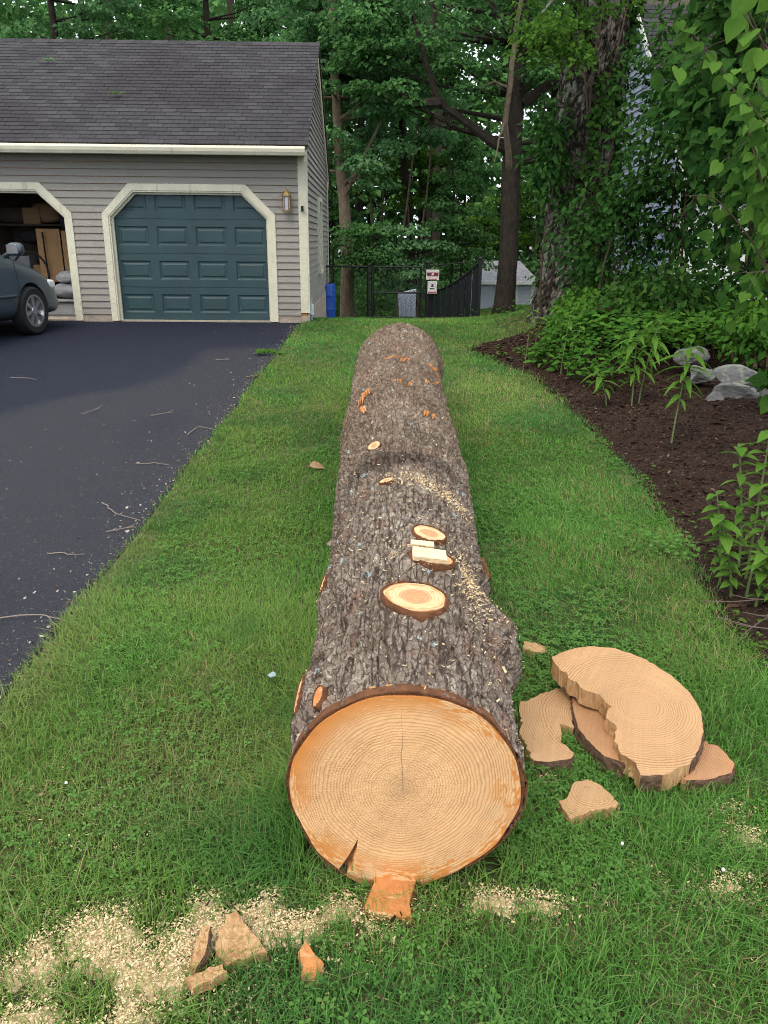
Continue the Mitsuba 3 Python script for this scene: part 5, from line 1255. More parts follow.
# ------------------------------------------------------------------ shed
shd = thing('shed', 'small grey shed with pale roof behind the dark tree trunk on the lawn', 'shed')
HX0, HX1, HY0, HY1 = 2.90, 4.80, 26.0, 28.2
SB, SE, SR = -1.15, .37, .96
obj('wall', bx(HX0, HX1, HY0, HY1, SB, SE), 'shed_wall', shd)
for k in range(14):
    z = SB + .12 * k
    obj('clapboard', trimesh.convex.convex_hull(np.array([[xx, HY0 - dd, zz] for xx in (HX0 + .03, HX1 - .03) for dd, zz in ((.0, z), (.022, z), (.006, z + .115), (0, z + .115))])), 'shed_wall', shd)
for x0, x1 in ((HX0, HX0 + .15), (HX0 + .60, HX0 + .74), (HX0 + 1.18, HX0 + 1.32), (HX1 - .15, HX1)): obj('corner_board', bx(x0, x1, HY0 - .045, HY0 - .001, SB, SE), 'trim_white', shd)
obj('eave_board', bx(HX0 - .1, HX1 + .1, HY0 - .22, HY0 - .18, SE - .04, SE + .07), 'trim_white', shd)
prof = Polygon([(-.2, SE), ((HY1 - HY0) / 2, SR), (HY1 - HY0 + .2, SE), (HY1 - HY0 + .2, SE + .05), ((HY1 - HY0) / 2, SR + .06), (-.2, SE + .05)])
rv_ = np.array([[HX0 - .08, HY0 - .2, SE + .05], [HX1 + .08, HY0 - .2, SE + .05], [HX1 - .38, HY0 + 1.1, SR + .06], [HX0 + .38, HY0 + 1.1, SR + .06], [HX0 - .08, HY1 + .2, SE + .05], [HX1 + .08, HY1 + .2, SE + .05], [HX0 - .08, HY0 - .2, SE], [HX1 + .08, HY0 - .2, SE], [HX1 + .08, HY1 + .2, SE], [HX0 - .08, HY1 + .2, SE]])
obj('roof', trimesh.convex.convex_hull(rv_), 'shed_roof', shd)

# ------------------------------------------------------------------ trees
MAP = leaf_diamond(.8, .10, .2)
def crown_leaves(pads, per, leaf, rr, flat=.30):
    """pads: (x, y, z, radius)"""
    pads = np.asarray(pads, float); n = len(pads) * per
    c = np.repeat(pads, per, 0); q = rr.normal(0, 1, (n, 3)); q *= (rr.random(n) ** .33 / (np.linalg.norm(q, axis=1) + 1e-9))[:, None]
    pos = c[:, :3] + q * c[:, 3:4] * [1, 1, flat]
    pos[:, 2] -= .22 * (q[:, 0] ** 2 + q[:, 1] ** 2) * c[:, 3]
    az = np.arctan2(q[:, 1], q[:, 0]) + rr.normal(0, .8, n)
    d = np.column_stack([np.cos(az), np.sin(az), -.35 + rr.normal(0, .3, n)])
    up = np.column_stack([rr.normal(0, .45, n), rr.normal(0, .45, n) - .15, np.ones(n)])
    return scatter(MAP, pos, d, up, leaf * rr.uniform(.6, 1.25, n), rr.random(n))
def tree(name, lab, base, trunk, r0, r1, pads, per, leaf, mat, bark, seed, limbs=(), group=None, limb_r=.05):
    rr = np.random.default_rng(seed); t_ = thing(name, lab, 'tree', group)
    trunk = np.asarray(trunk, float)
    tt = np.linspace(0, 1, 24); q = np.stack([np.interp(tt, np.linspace(0, 1, len(trunk)), trunk[:, c]) for c in range(3)], 1)
    q[:, :2] += .10 * (np.stack([fb(np.stack([tt * 4, 0 * tt + seed, 0 * tt + c], -1), 2, seed + c) for c in range(2)], 1) - .5) * (tt[:, None] > .08)
    rad = r0 + (r1 - r0) * tt; rad[0] *= 1.35; rad[1] *= 1.12
    m = tube(q, rad, 14); v = np.array(m.vertices); v += unit(v - np.stack([np.interp(v[:, 2], q[:, 2], q[:, 0]), np.interp(v[:, 2], q[:, 2], q[:, 1]), v[:, 2]], 1)) * ((fb(v * [14, 14, 5], 3, seed) - .5) * .16 * r0)[:, None]
    obj('trunk', trimesh.Trimesh(v, m.faces, process=False), bark, t_, smooth=True)
    for L in limbs:
        L = np.asarray(L, float); s = np.linspace(0, 1, 12); lq = np.stack([np.interp(s, np.linspace(0, 1, len(L)), L[:, c]) for c in range(3)], 1)
        lq += .06 * (np.stack([fb(np.stack([s * 5, 0 * s + c, 0 * s + L[0, 0]], -1), 2, seed + c) for c in range(3)], 1) - .5)
        obj('limb', tube(lq, np.linspace(L_r(limb_r), L_r(limb_r) * .35, 12), 7), bark, t_)
    pads = np.asarray(pads, float)
    if len(pads):
        ms = []
        for p in pads[rr.random(len(pads)) < .55]:
            k = np.argmin(np.abs(q[:, 2] - (p[2] - .25 * np.hypot(*(p[:2] - q[-1, :2]))))); a = q[k]; mid = (a + p[:3]) / 2 + [0, 0, -.06 * np.linalg.norm(p[:3] - a)]
            ms.append(tube([a, mid, p[:3] - [0, 0, .1 * p[3]]], [r1 * .35 + .01, .022, .008], 4, cap=False))
        if ms: labels[obj('branches', merge(ms), bark, t_)] = {'label': 'thin inner branches of the crown', 'kind': 'stuff'}
        mm, uu = crown_leaves(pads, per, leaf, rr)
        obj('crown', mm, mat, t_, uv=uu)
    return t_
def L_r(x): return x
def ellip(c, r, n, pr_, rr, shell=.55, low=-1):
    q = rr.normal(0, 1, (n * 3, 3)); q /= np.linalg.norm(q, axis=1, keepdims=True); q = q[q[:, 2] > low][:n]
    q *= (shell + (1 - shell) * rr.random(len(q)))[:, None]
    return np.column_stack([q * r + c, pr_ * rr.uniform(.6, 1.3, len(q))])
rr = np.random.default_rng(77)
# dark oak on the lawn with its long low limb
b = gz(3.08, 20)
pads = np.vstack([ellip([1.6, 20.2, 6.6], [3.2, 2.2, 1.5], 46, .75, rr), ellip([.6, 19.8, 5.3], [2.0, 1.2, .9], 14, .55, rr), ellip([4.5, 20.5, 7.2], [2.5, 2.2, 1.6], 30, .75, rr), ellip([3.9, 19.4, 4.4], [.9, .7, 1.2], 8, .5, rr)])
tree('oak_tree', 'dark-trunked tree on the lawn beside the shed with a long low limb to the left', (2.95, 20), [[2.95, 20, b - .1], [2.95, 20, 1.5], [2.92, 20.05, 4.0], [3.0, 20.2, 7.0], [3.1, 20.3, 10.5]], .25, .17, pads, 150, .125, 'leaf_dark', 'bark_dark', 1,
     limbs=[[[3.05, 19.98, 3.55], [2.45, 19.85, 3.75], [1.75, 19.7, 4.2], [1.15, 19.6, 4.55], [.85, 19.55, 5.3], [.5, 19.5, 6.3]], [[3.1, 20, 4.6], [3.9, 19.8, 5.2], [4.6, 19.6, 6.2]], [[1.15, 19.6, 4.55], [.6, 19.5, 4.5], [.0, 19.4, 4.9]], [[3.2, 20, 5.6], [2.4, 19.8, 6.3], [1.6, 19.7, 7.4]]], limb_r=.13)
# pale snag
tree('dead_snag', 'pale bare dead trunk rising close behind the dark oak', None, [[2.88, 19.95, 3.2], [2.62, 19.4, 4.1], [2.66, 19.2, 4.8], [2.74, 19.2, 5.6], [2.8, 19.2, 6.6]], .075, .045, [], 0, 0, None, 'bark_pale', 2, limbs=[[[2.60, 19.2, 4.1], [2.48, 19.2, 3.7], [2.42, 19.2, 3.3]], [[2.64, 19.2, 4.8], [2.3, 19.1, 4.9], [2.0, 19.1, 4.75]]], limb_r=.03)
# tree at the garage corner
b = gz(-1.05, 21.5)
pads = np.vstack([ellip([-1.4, 22, 5.2], [2.0, 1.6, 2.0], 34, .6, rr), ellip([-.4, 21, 4.0], [1.2, .8, 1.2], 12, .5, rr)])
tree('maple_tree', 'brown-trunked maple rising behind the fence at the garage corner', None, [[-1.02, 21.5, b - .1], [-1.05, 21.5, 1.5], [-1.2, 21.6, 3.6], [-1.4, 21.8, 7.5]], .20, .09, pads, 170, .125, 'leaf_maple', 'bark_pale', 3, limbs=[[[-1.12, 21.5, 2.6], [-.6, 21.3, 3.6], [-.1, 21.1, 4.4]]], limb_r=.07)
# big pale-leaved maple in front of the woods (above the fence, left of the oak)
b = gz(.4, 23)
pads = np.vstack([ellip([-.2, 22.2, 6.0], [1.9, 1.5, 1.5], 40, .62, rr), ellip([.5, 22.6, 4.6], [1.3, 1.2, 1.0], 10, .6, rr), ellip([-1.0, 21.5, 7.2], [1.6, 1.5, 1.2], 18, .6, rr)])
tree('maple_tree', 'pale blue-green leaved maple over the fence between the garage and the oak', None, [[.75, 23.4, b - .1], [.7, 23.4, 1.5], [.4, 23.2, 4.5], [.0, 22.8, 8]], .15, .07, pads, 190, .14, 'leaf_maple', 'bark_dark', 4)
# trees seen over the garage roof
for i, (tx, ty, cz, rx, n, mat, lab) in enumerate([(-9.6, 25.5, 8.4, 2.6, 46, 'leaf_maple', 'leafy maple over the garage roof at the far left of the photo'), (-5.6, 27.5, 8.6, 2.6, 40, 'leaf_dark', 'dark tree over the garage roof left of the sky gap'), (-3.1, 29.0, 8.2, 1.6, 16, 'leaf_dark', 'slim dark tree over the garage roof right of the sky gap'), (-1.9, 24.2, 7.9, 1.9, 46, 'leaf_maple', 'pale-leaved maple over the right end of the garage ridge'), (-14.5, 26.0, 7.5, 3.0, 40, 'leaf_dark', 'tree left of the garage beyond the frame')]):
    pads = ellip([tx, ty, cz], [rx, 1.9, 2.4], n, .75, rr)
    tree('woodland_tree', lab, None, [[tx, ty, gz(tx, ty) - .2], [tx + .1, ty, 3], [tx, ty, 9]], .2, .08, pads, 170, .15, mat, 'bark_dark', 10 + i, group=None)
# understory saplings behind the fence
for i, (tx, ty, h0, cz, rx, rz, n, mat, lab) in enumerate([(-.35, 20.6, 3, 1.6, .8, 1.0, 18, 'leaf_dark', 'dark young tree behind the wire fence, nearest the garage corner'), (.55, 20.8, 3, 1.35, 1.0, 1.1, 24, 'leaf_maple', 'pale-leaved sapling behind the gate'), (1.7, 21.6, 4, 2.0, 1.1, 1.5, 28, 'leaf_dark', 'sapling behind the slat fence left of the oak trunk'),
      (.9, 23.5, 5, 3.2, 1.3, 1.4, 26, 'leaf_bright', 'light green sapling under the long oak limb'), (2.2, 24.0, 5, 3.5, 1.1, 1.5, 24, 'leaf_dark', 'dark sapling under the long oak limb, nearest its trunk'), (5.4, 31.5, 4, 2.6, 1.3, 1.9, 24, 'leaf_bright', 'light green sapling between the oak and the big ivy trunk'), (5.4, 30.0, 6, 5.0, 1.5, 2.0, 30, 'leaf_dark', 'dark young tree between the oak and the big ivy trunk, higher up'),
      (-1.6, 24.0, 4, 2.4, 1.1, 1.5, 24, 'leaf_dark', 'dark sapling behind the brown maple trunk at the garage corner'), (3.6, 31.0, 4, 2.0, 1.4, 1.3, 24, 'leaf_bright', 'leafy bush over the shed roof left side'), (6.6, 30.0, 5, 2.6, 1.6, 1.8, 24, 'leaf_dark', 'dark bush over the shed roof right side')]):
    b = gz(tx, ty); pads = ellip([tx, ty, cz], [rx, rx * .8, rz], n, .42, rr, .3)
    tree('sapling', lab, None, [[tx, ty, b - .1], [tx + .05, ty, cz], [tx - .05, ty, cz + rz]], .045, .02, pads, 130, .105, mat, 'bark_dark', 30 + i)
# bare thin stems seen in the gap
for i, (tx, ty, l, z1, lab) in enumerate([(.35, 22.4, .45, 4.6, 'thin leaning bare stem behind the gate, left one'), (.85, 22.2, .25, 4.0, 'thin bare stem behind the gate post, right one'), (-.15, 27, .1, 7, 'slender dark trunk far behind the gate')]):
    tree('thin_stem', lab, None, [[tx, ty, gz(tx, ty)], [tx + l * .3, ty, z1 * .4], [tx + l, ty, z1]], .04, .018, [], 0, 0, None, 'bark_pale' if i < 2 else 'bark_dark', 60 + i)
# far wood
n = 23000
fx = rr.uniform(-34, 24, n); fy = rr.uniform(33, 46, n); fz = gz(0, 40) + 15 * rr.random(n) ** .8
hole = fb(np.stack([fx * .55, fz * .55, 0 * fx], -1), 3, 5)
kp = hole > .33; fx, fy, fz = fx[kp], fy[kp], fz[kp]; n = len(fx)
pads = np.column_stack([fx, fy, fz, rr.uniform(.4, .9, n)])
mm, uu = crown_leaves(pads[:17000], 8, .40, rr, .45)
tag(obj('far_wood', mm, 'leaf_dark', uv=uu), 'dense dark green wood behind the fence and garage', 'wood', kind='stuff')
ms = [tube([[x_, y_, -3], [x_ + rr.normal(0, .3), y_, 6], [x_ + rr.normal(0, .6), y_, 15]], [.22, .17, .1], 6) for x_, y_ in zip(rr.uniform(-14, 14, 26), rr.uniform(29, 40, 26))]
tag(obj('far_trunk', merge(ms), 'bark_dark'), 'many dark trunks deep in the wood', 'trunks', kind='stuff')
n = 2100; ux = rr.uniform(-9, 14, n); uy = rr.uniform(24, 34, n); q_ = ~((ux > 2.0) & (ux < 6.2) & (uy < 29)); ux, uy = ux[q_], uy[q_]; n = len(ux)
pads = np.column_stack([ux, uy, G(ux, uy) + rr.random(n) * 1.8, rr.uniform(.3, .6, n)])
mm, uu = crown_leaves(pads, 24, .14, rr, .6)
tag(obj('undergrowth', mm, 'leaf_dark', uv=uu), 'dense undergrowth along the edge of the wood', 'undergrowth', kind='stuff')

# ------------------------------------------------------------------ the big ivy-clad trunk
bt = thing('ivy_trunk_tree', 'huge deeply furrowed tree trunk at the back of the mulch bed, partly covered by vines', 'tree')
ns_, nph = 240, 170
zz = np.linspace(.3, 7.2, ns_); pp_ = np.linspace(0, 2 * PI, nph, endpoint=False); Zg, Pg = np.meshgrid(zz, pp_, indexing='ij')
def bt_axis(z): return np.stack([2.70 + .025 * (z - .6), 12.0 + 0 * z, z], -1)
def bt_r(z, p): return .395 + .11 * np.exp(-(z - .5) / .40) + .05 * np.exp(-(z - .5) / 2.5) + .03 * np.sin(3 * p + 1) * np.exp(-(z - .5) / .8)
aa = Pg * .42 + .05 * (fb(np.stack([np.cos(Pg) * 3, np.sin(Pg) * 3, Zg * 5], -1), 3, 7) - .5) * 2
na = 54; rj = np.random.default_rng(9)
gi, gj = np.meshgrid(np.arange(70), np.arange(-2, na + 2), indexing='ij'); jt = rj.random((70, na, 2))[gi, gj % na]
cw = 2 * PI * .42 / na
cpt = np.stack([(gj + .5 * (gi % 2) + .8 * jt[..., 0]), gi + jt[..., 1]], -1).reshape(-1, 2)
dd, _ = cKDTree(cpt).query(np.stack([aa / cw, (Zg - .2) / .13], -1).reshape(-1, 2), k=2)
rdg = np.clip((dd[:, 1] - dd[:, 0]) / .5, 0, 1).reshape(Zg.shape) ** .6
Rb = bt_r(Zg, Pg) + .060 * rdg + .012 * fb(np.stack([np.cos(Pg) * 20, np.sin(Pg) * 20, Zg * 14], -1), 2, 8) - .03
ax = bt_axis(Zg); V = np.stack([ax[..., 0] + Rb * np.cos(Pg), ax[..., 1] + Rb * np.sin(Pg), Zg], -1).reshape(-1, 3)
i, j = np.meshgrid(np.arange(ns_ - 1), np.arange(nph), indexing='ij'); j2 = (j + 1) % nph
Q = np.stack([i * nph + j, i * nph + j2, (i + 1) * nph + j2, (i + 1) * nph + j], -1).reshape(-1, 4)
obj('trunk', (V, np.vstack([Q[:, [0, 1, 2]], Q[:, [0, 2, 3]]])), 'bark_old', bt, smooth=True)
# overhanging branch of the big tree with bright leaves
pads = np.vstack([ellip([1.9, 10.6, 3.95], [.55, .5, .35], 12, .28, rr, .2), ellip([2.2, 11.0, 4.6], [.9, .6, .5], 14, .3, rr, .2)])
obj('limb', tube([[2.75, 11.8, 5.2], [2.3, 11.2, 4.75], [1.8, 10.6, 4.15]], [.07, .04, .012], 6), 'bark_big', bt)
mm, uu = crown_leaves(pads, 60, .085, rr, .6); obj('overhanging_foliage', mm, 'leaf_bright', bt, uv=uu)
pads = ellip([2.6, 12.2, 8.6], [4.2, 3.6, 1.5], 60, .9, rr); mm, uu = crown_leaves(pads, 120, .15, rr); obj('crown', mm, 'leaf_dark', bt, uv=uu)
# vine on the trunk
n = 5200; vz = rr.uniform(.6, 4.9, n); vp = rr.uniform(-PI * .98, .35, n)
dn = fb(np.stack([np.cos(vp) * 2.2, np.sin(vp) * 2.2, vz * 1.4], -1), 3, 19) + .24 * sst(-2.0, -1.1, vp) - .07 - .1 * sst(.9, .5, vz)
kp = rr.random(n) < sst(.50, .66, dn); vz, vp = vz[kp], vp[kp]; n = len(vz)
r_ = bt_r(vz, vp) + rr.gamma(1.5, .055, n); c = bt_axis(vz); pos = c + np.stack([r_ * np.cos(vp), r_ * np.sin(vp), 0 * vp], -1)
nrm = np.stack([np.cos(vp), np.sin(vp), .5 + 0 * vp], -1) + rr.normal(0, .35, (n, 3)); dwn = np.column_stack([rr.normal(0, .6, n), rr.normal(0, .6, n), -.8 + rr.normal(0, .3, n)]) + .4 * nrm
vn = thing('climbing_vine', 'green vine climbing the right and front of the huge furrowed trunk', 'vine')
mm, uu = scatter(leaf_full(.75, .06, .2), pos, dwn, nrm, rr.uniform(.06, .11, n), rr.random(n)); obj('foliage', mm, 'leaf_vine', vn, uv=uu)
for k in range(4):
    t = np.linspace(0, 1, 18); z = .6 + 4.2 * t; p = -1.8 + .4 * k + .4 * np.sin(t * 5 + k)
    obj('stem', tube(bt_axis(z) + np.stack([(bt_r(z, p) + .03) * np.cos(p), (bt_r(z, p) + .03) * np.sin(p), 0 * p], -1), .014, 5), 'stem_brown', vn)

# ------------------------------------------------------------------ house behind the shrubs
hs = thing('house', 'blue-grey clapboard house with cream trim half hidden behind the shrubs on the right', 'house')
HM = np.eye(4); HM[:2, :2] = [[math.cos(GA), -math.sin(GA)], [math.sin(GA), math.cos(GA)]]; HM[:3, 3] = [5.45, 15.4, 0]
def hl(m): return gl(m, HM)
HW, HD, HE, HR = 9.0, 8.0, 3.0, 6.6
pent = Polygon([(0, .2), (HD, .2), (HD, HE), (HD / 2, HR), (0, HE)])
def to_left(m):
    v = np.array(m.vertices); m2 = trimesh.Trimesh(np.column_stack([v[:, 1], v[:, 0], v[:, 2]]), m.faces[:, ::-1], process=False)
    if m2.volume < 0: m2.invert()
    return m2
hw = obj('wall', hl(merge([bx(.02, HW, .02, .2, .2, HE), bx(.021, .2, .2, HD, .2, HE)])), 'interior_dark', hs)
for m in lap_boards(pent, .3, HR, .125): obj('siding_board', hl(to_left(m)), 'siding_blue', hw)
win = [sbox(1.2, 1.1, 2.2, 2.5), sbox(3.4, 1.1, 4.4, 2.5)]
for m in lap_boards(sbox(0, .3, HW, HE - .1).difference(unary_union(win)), .3, HE - .1, .125): obj('siding_board', hl(m), 'siding_blue' if m.bounds[1][0] < -1 else 'trim_white', hw)
obj('corner_post', hl(merge([bx(-.02, .12, -.03, -.001, .3, HE - .1), bx(-.04, -.0205, -.03, .12, .3, HE - .1)])), 'trim_cream', hs)
for k, wdw in enumerate(win):
    a_, z0_, b_, z1_ = wdw.bounds
    w_ = obj('window', hl(bx(a_ + .08, b_ - .08, .03, .05, z0_ + .08, z1_ - .08)), 'car_glass', hs)
    for q in (bx(a_, a_ + .08, -.03, .03, z0_, z1_), bx(b_ - .08, b_, -.03, .03, z0_, z1_), bx(a_ + .081, b_ - .081, -.03, .03, z1_ - .08, z1_), bx(a_ + .081, b_ - .081, -.03, .03, z0_, z0_ + .08), bx(a_ + .081, b_ - .081, -.01, .029, (z0_ + z1_) / 2 - .02, (z0_ + z1_) / 2 + .02)): obj('casing', hl(q), 'trim_white', w_)
ang = math.atan2(HR - HE, HD / 2)
hr_ = obj('roof', hl(trimesh.convex.convex_hull(np.array([[x_, y_, z_ + e] for x_ in (-.1, HW) for y_, z_ in ((-.4, HE - .36), (HD / 2, HR)) for e in (.02, .08)]))), 'interior_dark', hs)
hv = np.array([[x_, y_, z_ + .0] for x_ in (-.1, HW) for y_, z_ in ((HD / 2, HR), (HD + .4, HE - .36))])
VV, FF, UU, nf = [], [], [], 0
for r in range(34):
    for c in range(20):
        m = trimesh.Trimesh(np.array([[-.12 + c * .33, 0, .022], [.20 + c * .33, 0, .022], [.20 + c * .33, .2, .008], [-.12 + c * .33, .2, .008]]), np.array([[0, 1, 2], [0, 2, 3]]), process=False)
        M = np.eye(4); M[:3, 1] = [0, math.cos(ang), math.sin(ang)]; M[:3, 2] = [0, -math.sin(ang), math.cos(ang)]; M[:3, 3] = [0, -.4 + r * .158 * math.cos(ang), HE - .36 + .085 + r * .158 * math.sin(ang)]
        v = np.array(m.vertices) @ M[:3, :3].T + M[:3, 3]; VV.append(v); FF.append(m.faces + nf); nf += 4; UU.append(np.tile(rr.random(2), (4, 1)))
m = trimesh.Trimesh(np.vstack(VV), np.vstack(FF), process=False)
k = obj('shingle_field', hl(m), 'shingle', hr_, uv=np.vstack(UU)); labels[k] = {'label': 'dark shingles of the house roof', 'kind': 'stuff'}
p = Polygon([(-.42, HE - .40), (HD / 2, HR - .02), (HD / 2, HR - .2), (-.42, HE - .56)])
m = wallplane(prism(p, .03)); mv = np.array(m.vertices); m = trimesh.Trimesh(np.column_stack([-.14 + mv[:, 1], mv[:, 0], mv[:, 2]]), m.faces, process=False)
if m.volume < 0: m.invert()
obj('rake_board', hl(m), 'trim_white', hs)
obj('gutter', hl(bx(-.12, HW, -.50, -.405, HE - .46, HE - .33)), 'trim_cream', hs)

# ------------------------------------------------------------------ shrubs
def shrub(name, lab, root, c, r, n, size, mat, seed, nst=7, tmpl=None, cat='shrub', shell=.35, holes=.42, hang=.5):
    rr = np.random.default_rng(seed); t_ = thing(name, lab, cat); ms = []; tips = []
    for k in range(nst):
        q = rr.normal(0, 1, 3); q /= np.linalg.norm(q); tip = np.array(c) + q * np.array(r) * rr.uniform(.5, .95)
        b0 = np.array([root[0] + rr.normal(0, .12), root[1] + rr.normal(0, .12), root[2]]); mid = b0 * .45 + tip * .55 + rr.normal(0, .12, 3) + [0, 0, .15]
        s = np.linspace(0, 1, 9)[:, None]; crv = (1 - s) ** 2 * b0 + 2 * s * (1 - s) * mid + s * s * tip; ms.append(tube(crv, np.linspace(.018, .005, 9), 5))
        for _ in range(4):
            p = crv[rr.integers(3, 9)]; e = p + rr.normal(0, .3, 3) * np.array(r) * .6; ms.append(tube([p, (p + e) / 2 + [0, 0, .03], e], [.006, .004, .002], 4)); tips.append(e)
    obj('stems', merge(ms), 'stem_brown', t_)
    q = rr.normal(0, 1, (n * 3, 3)); q /= np.linalg.norm(q, axis=1, keepdims=True); q *= (shell + (1 - shell) * rr.random(n * 3))[:, None]
    pos = q * r + c; hf = fb(pos * 2.4 + seed, 3, seed); pos = pos[hf > holes][:n]; q = q[hf > holes][:n]; n = len(pos)
    pos = pos + .12 * (np.stack([fb(pos * 3, 2, s_) for s_ in (1, 2, 3)], 1) - .5) * 2
    gz_ = G(pos[:, 0], pos[:, 1]) + .05; pos[:, 2] = np.maximum(pos[:, 2], gz_ + rr.uniform(0, .3, n))
    d = q * [1, 1, .3] + rr.normal(0, .5, (n, 3)) + [0, 0, -hang]; up = q * .7 + rr.normal(0, .35, (n, 3)) + [0, -.25, .8]
    mm, uu = scatter(tmpl or leaf_full(.55, .06, .22), pos, d, up, size * rr.uniform(.65, 1.2, n), rr.random(n)); obj('foliage', mm, mat, t_, uv=uu)
    return t_
shrub('shrub', 'tall leafy shrub in front of the house just right of the ivy trunk', (3.7, 10.4, .6), (3.6, 10.4, 2.75), (1.0, .7, 1.75), 5200, .10, 'leaf_shrub', 1)
shrub('shrub', 'loose leafy shrub covering the lower front of the ivy trunk', (2.85, 10.3, .6), (2.8, 10.5, 1.65), (.75, .5, .8), 1400, .095, 'leaf_shrub', 2, holes=.45)
shrub('shrub', 'dark shrub with drooping leaves left of the ivy trunk', (2.3, 11.6, .5), (2.15, 11.4, 2.75), (.38, .4, .75), 700, .105, 'leaf_shrub', 3, holes=.4, nst=1)
shrub('shrub', 'dense shrub under the house eave behind the rock wall', (4.3, 9.2, .6), (4.2, 9.2, 1.9), (.95, .6, 1.4), 2600, .10, 'leaf_shrub', 4)
shrub('shrub', 'upper shrub boughs with larger leaves before the house roof', (4.4, 8.6, .6), (3.65, 8.2, 3.4), (1.25, .8, 1.5), 3200, .12, 'leaf_shrub', 5, tmpl=leaf_heart(), holes=.42)
shrub('shrub', 'low bright green bush behind the right end of the rock wall', (3.6, 7.6, .5), (3.65, 7.7, .85), (.55, .4, .5), 1300, .075, 'leaf_ground', 6, nst=5)
shrub('shrub', 'mid-height leafy bush rising from the ground cover just right of the ivy trunk', (3.1, 9.0, .5), (3.1, 9.0, .95), (.75, .5, .55), 1500, .085, 'leaf_vine', 12, nst=5, holes=.38)
shrub('shrub', 'bright leafy bush at the front left of the ground cover before the ivy trunk', (2.35, 9.4, .45), (2.4, 9.5, .75), (.5, .5, .42), 800, .075, 'leaf_ground', 13, nst=5, holes=.4)
# groundcover mass at the foot of the trunk and shrubs
n = 9000; q = np.column_stack([rr.uniform(1.5, 4.6, n), rr.uniform(7.2, 12.0, n)])
edge = 1.80 + .5 * (fb(np.stack([q[:, 1] * .9, 0 * q[:, 1], 0 * q[:, 1]], -1), 2, 3) - .5) + .18 * np.abs(q[:, 1] - 9.0) ** 1.2
kp = (q[:, 0] > edge) & ~((q[:, 1] < 7.7) & (q[:, 0] > 2.3)); q = q[kp]; n = len(q)
dd_ = np.clip((q[:, 0] - edge[kp]) / .5, 0, 1); top = .16 + .42 * dd_ ** .7 + .22 * (fb(np.stack([q[:, 0] * 2.2, q[:, 1] * 2.2, 0 * q[:, 0]], -1), 3, 4) - .5)
z = G(q[:, 0], q[:, 1]) + top * (.35 + .65 * rr.random(n) ** .5)
a = rr.uniform(0, 2 * PI, n)
mm, uu = scatter(leaf_full(.5, .06, .25), np.column_stack([q, z]), np.column_stack([np.cos(a), np.sin(a), .05 + rr.normal(0, .3, n)]), np.column_stack([rr.normal(0, .35, n), rr.normal(0, .35, n) - .3, np.ones(n)]), rr.uniform(.06, .115, n), rr.random(n))
tag(obj('groundcover', mm, 'leaf_ground', uv=uu), 'dense bright green ground cover at the foot of the trunk and shrubs', 'ground cover', kind='stuff')
weed((1.75, 9.6), 110, .22, .06, 'low leafy patch spilling from the mulch tip onto the lawn', 11, 'leaf_ground', hh=.12)
weed((2.0, 12.6), 160, .35, .07, 'leafy weeds on the lawn left of the ivy trunk base', 12, 'leaf_ground', hh=.15)
for i, (wx, wy, lab) in enumerate([(1.86, 8.3, 'upright sprig with small yellow-green leaves before the ground cover'), (1.62, 9.1, 'second upright sprig with small leaves nearer the mulch tip')]):
    perennial('small_sprig', [(wx, wy, .62, .05, 0), (wx + .08, wy + .05, .5, .1, .0)], lab, ovate_d, .085, 12, 20 + i, .1)
# ------------------------------------------------------------------ the near lilac with heart-shaped leaves
lil = thing('lilac', 'near lilac bush with large heart-shaped leaves hanging in from the upper right', 'shrub')
rr = np.random.default_rng(4)
heart = leaf_heart()
hd = [mikit.ply(heart[:2], 'leaf_lilac', smooth=True, uv=np.column_stack([np.full(len(heart[0]), .25 * i), heart[2]])) for i in range(3)]
BR = [[(2.6, 3.9, .2), (2.1, 3.7, 1.7), (1.65, 3.3, 2.3), (1.25, 2.95, 2.45)], [(2.6, 3.9, .2), (2.2, 3.9, 1.5), (1.85, 3.8, 2.15), (1.45, 3.7, 2.5)], [(2.7, 4.1, .2), (2.3, 4.0, 1.3), (2.0, 3.8, 1.75), (1.75, 3.6, 1.75)], [(2.8, 4.3, .2), (2.5, 4.4, 1.4), (2.2, 4.5, 2.0), (1.85, 4.6, 2.35)],
      [(2.7, 4.4, .2), (2.6, 4.5, 1.2), (2.3, 4.5, 1.5), (2.0, 4.5, 1.45)], [(2.9, 5.2, .3), (2.7, 5.2, 1.2), (2.45, 5.2, 1.8), (2.2, 5.2, 2.2)], [(2.9, 5.2, .3), (2.75, 5.1, 1.0), (2.6, 5.0, 1.2), (2.38, 4.95, 1.15)], [(2.9, 5.4, .3), (2.7, 5.6, 1.5), (2.3, 5.8, 2.6), (1.9, 5.9, 3.0)], [(2.6, 3.9, .2), (2.2, 3.6, 1.6), (1.8, 3.1, 2.0), (1.5, 2.75, 1.95)], [(2.9, 5.4, .3), (2.8, 5.6, 1.6), (2.6, 5.7, 2.4), (2.35, 5.7, 2.6)], [(2.9, 5.4, .3), (2.6, 5.6, 1.5), (2.2, 5.6, 1.9), (1.95, 5.5, 1.9)], [(2.9, 5.4, .3), (2.6, 5.3, 1.8), (2.1, 5.0, 2.7), (1.75, 4.8, 2.95)]]
VV_p = []
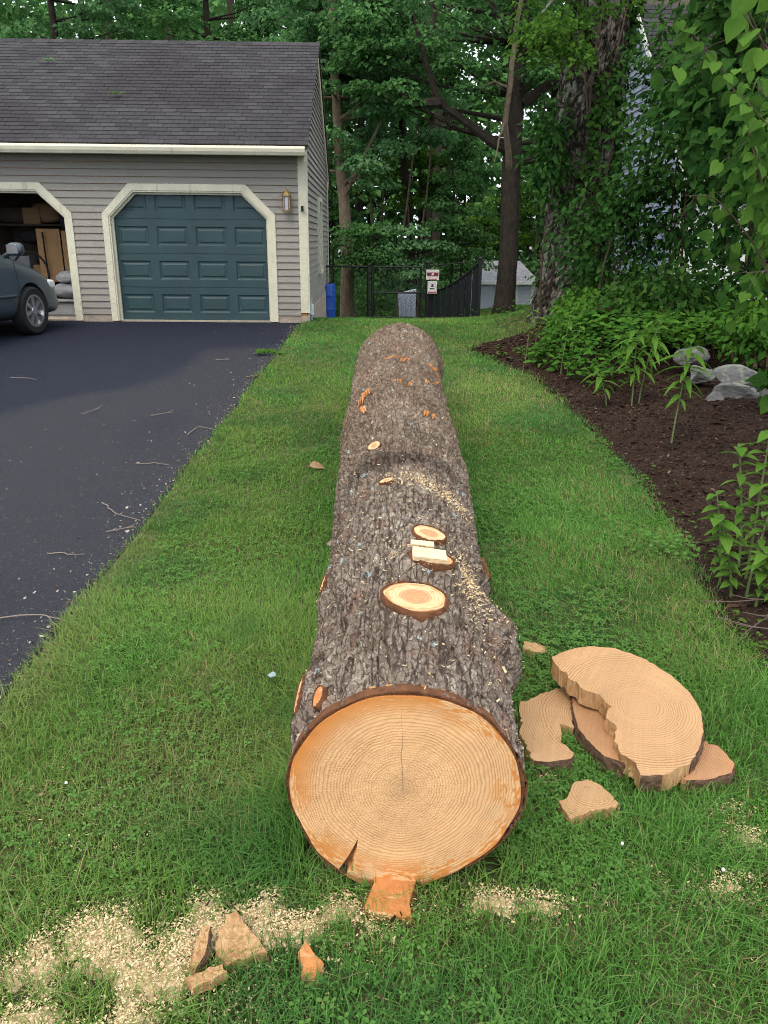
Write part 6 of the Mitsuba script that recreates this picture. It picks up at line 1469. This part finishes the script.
for L in BR:
    L = np.array(L); s = np.linspace(0, 1, 20); q = np.stack([np.interp(s, np.linspace(0, 1, 4), L[:, c]) for c in range(3)], 1)
    for _ in range(3): q[1:-1] = (q[:-2] + q[2:] + 2 * q[1:-1]) / 4
    obj('branch', tube(q, np.linspace(.010, .002, 20), 6), 'stem_brown', lil)
    tw = []
    for k in range(7, 20):
        for sg in (1, -1):
            tw.append((q[k], sg))
            if rr.random() < .30:
                e = q[k] + rr.normal(0, .11, 3) + [0, -.02, -.03]; VV_p.append((q[k], e)); tw.append((e, sg))
    for p, sg in tw:
        a = rr.uniform(0, 2 * PI); d = np.array([math.cos(a) * .7, math.sin(a) * .7 - .2, -.75 + rr.normal(0, .3)]); d /= np.linalg.norm(d)
        pet = p + d * .03; Ls = rr.uniform(.070, .115)
        up = np.array([rr.normal(0, .45), -.75 + rr.normal(0, .3), .75 + rr.normal(0, .3)])
        if counter.get(f'{lil}__leaf', -1) < 296: obj('leaf', hd[rr.integers(3)], None, lil, to=matrix_for(pet, d, up, Ls))
k = obj('leaf_stalks', merge([tube([a, (a + b) / 2 + [0, 0, .01], b], [.0018, .0015, .001], 4, cap=False) for a, b in VV_p]), 'stem_brown', lil); labels[k] = {'label': 'thin green leaf stalks of the lilac', 'kind': 'stuff'}
n = 500; q = rr.normal(0, 1, (n, 3)); q /= np.linalg.norm(q, axis=1, keepdims=True); pos = q * rr.uniform(.3, 1, n)[:, None] * [.65, .8, 1.2] + [2.75, 5.6, 2.1]
mm, uu = scatter(heart, pos, q * .4 + rr.normal(0, .5, (n, 3)) + [0, 0, -.7], q * .4 + rr.normal(0, .4, (n, 3)) + [0, -.5, .7], rr.uniform(.07, .11, n), rr.random(n))
k = obj('inner_foliage', mm, 'leaf_lilac', lil, uv=uu); labels[k] = {'label': 'denser heart-shaped leaves deeper in the lilac', 'kind': 'stuff'}
# broad leaves at the right end of the rock wall
shrub('broad_leaf_plant', 'low plant with broad heart-shaped leaves before the right end of the rock wall', (3.2, 6.2, .3), (3.25, 6.25, .50), (.25, .22, .16), 40, .14, 'leaf_lilac', 9, nst=3, tmpl=heart, cat='plant', holes=0, hang=.1)
# tidy: total
print('entries', len(scene))
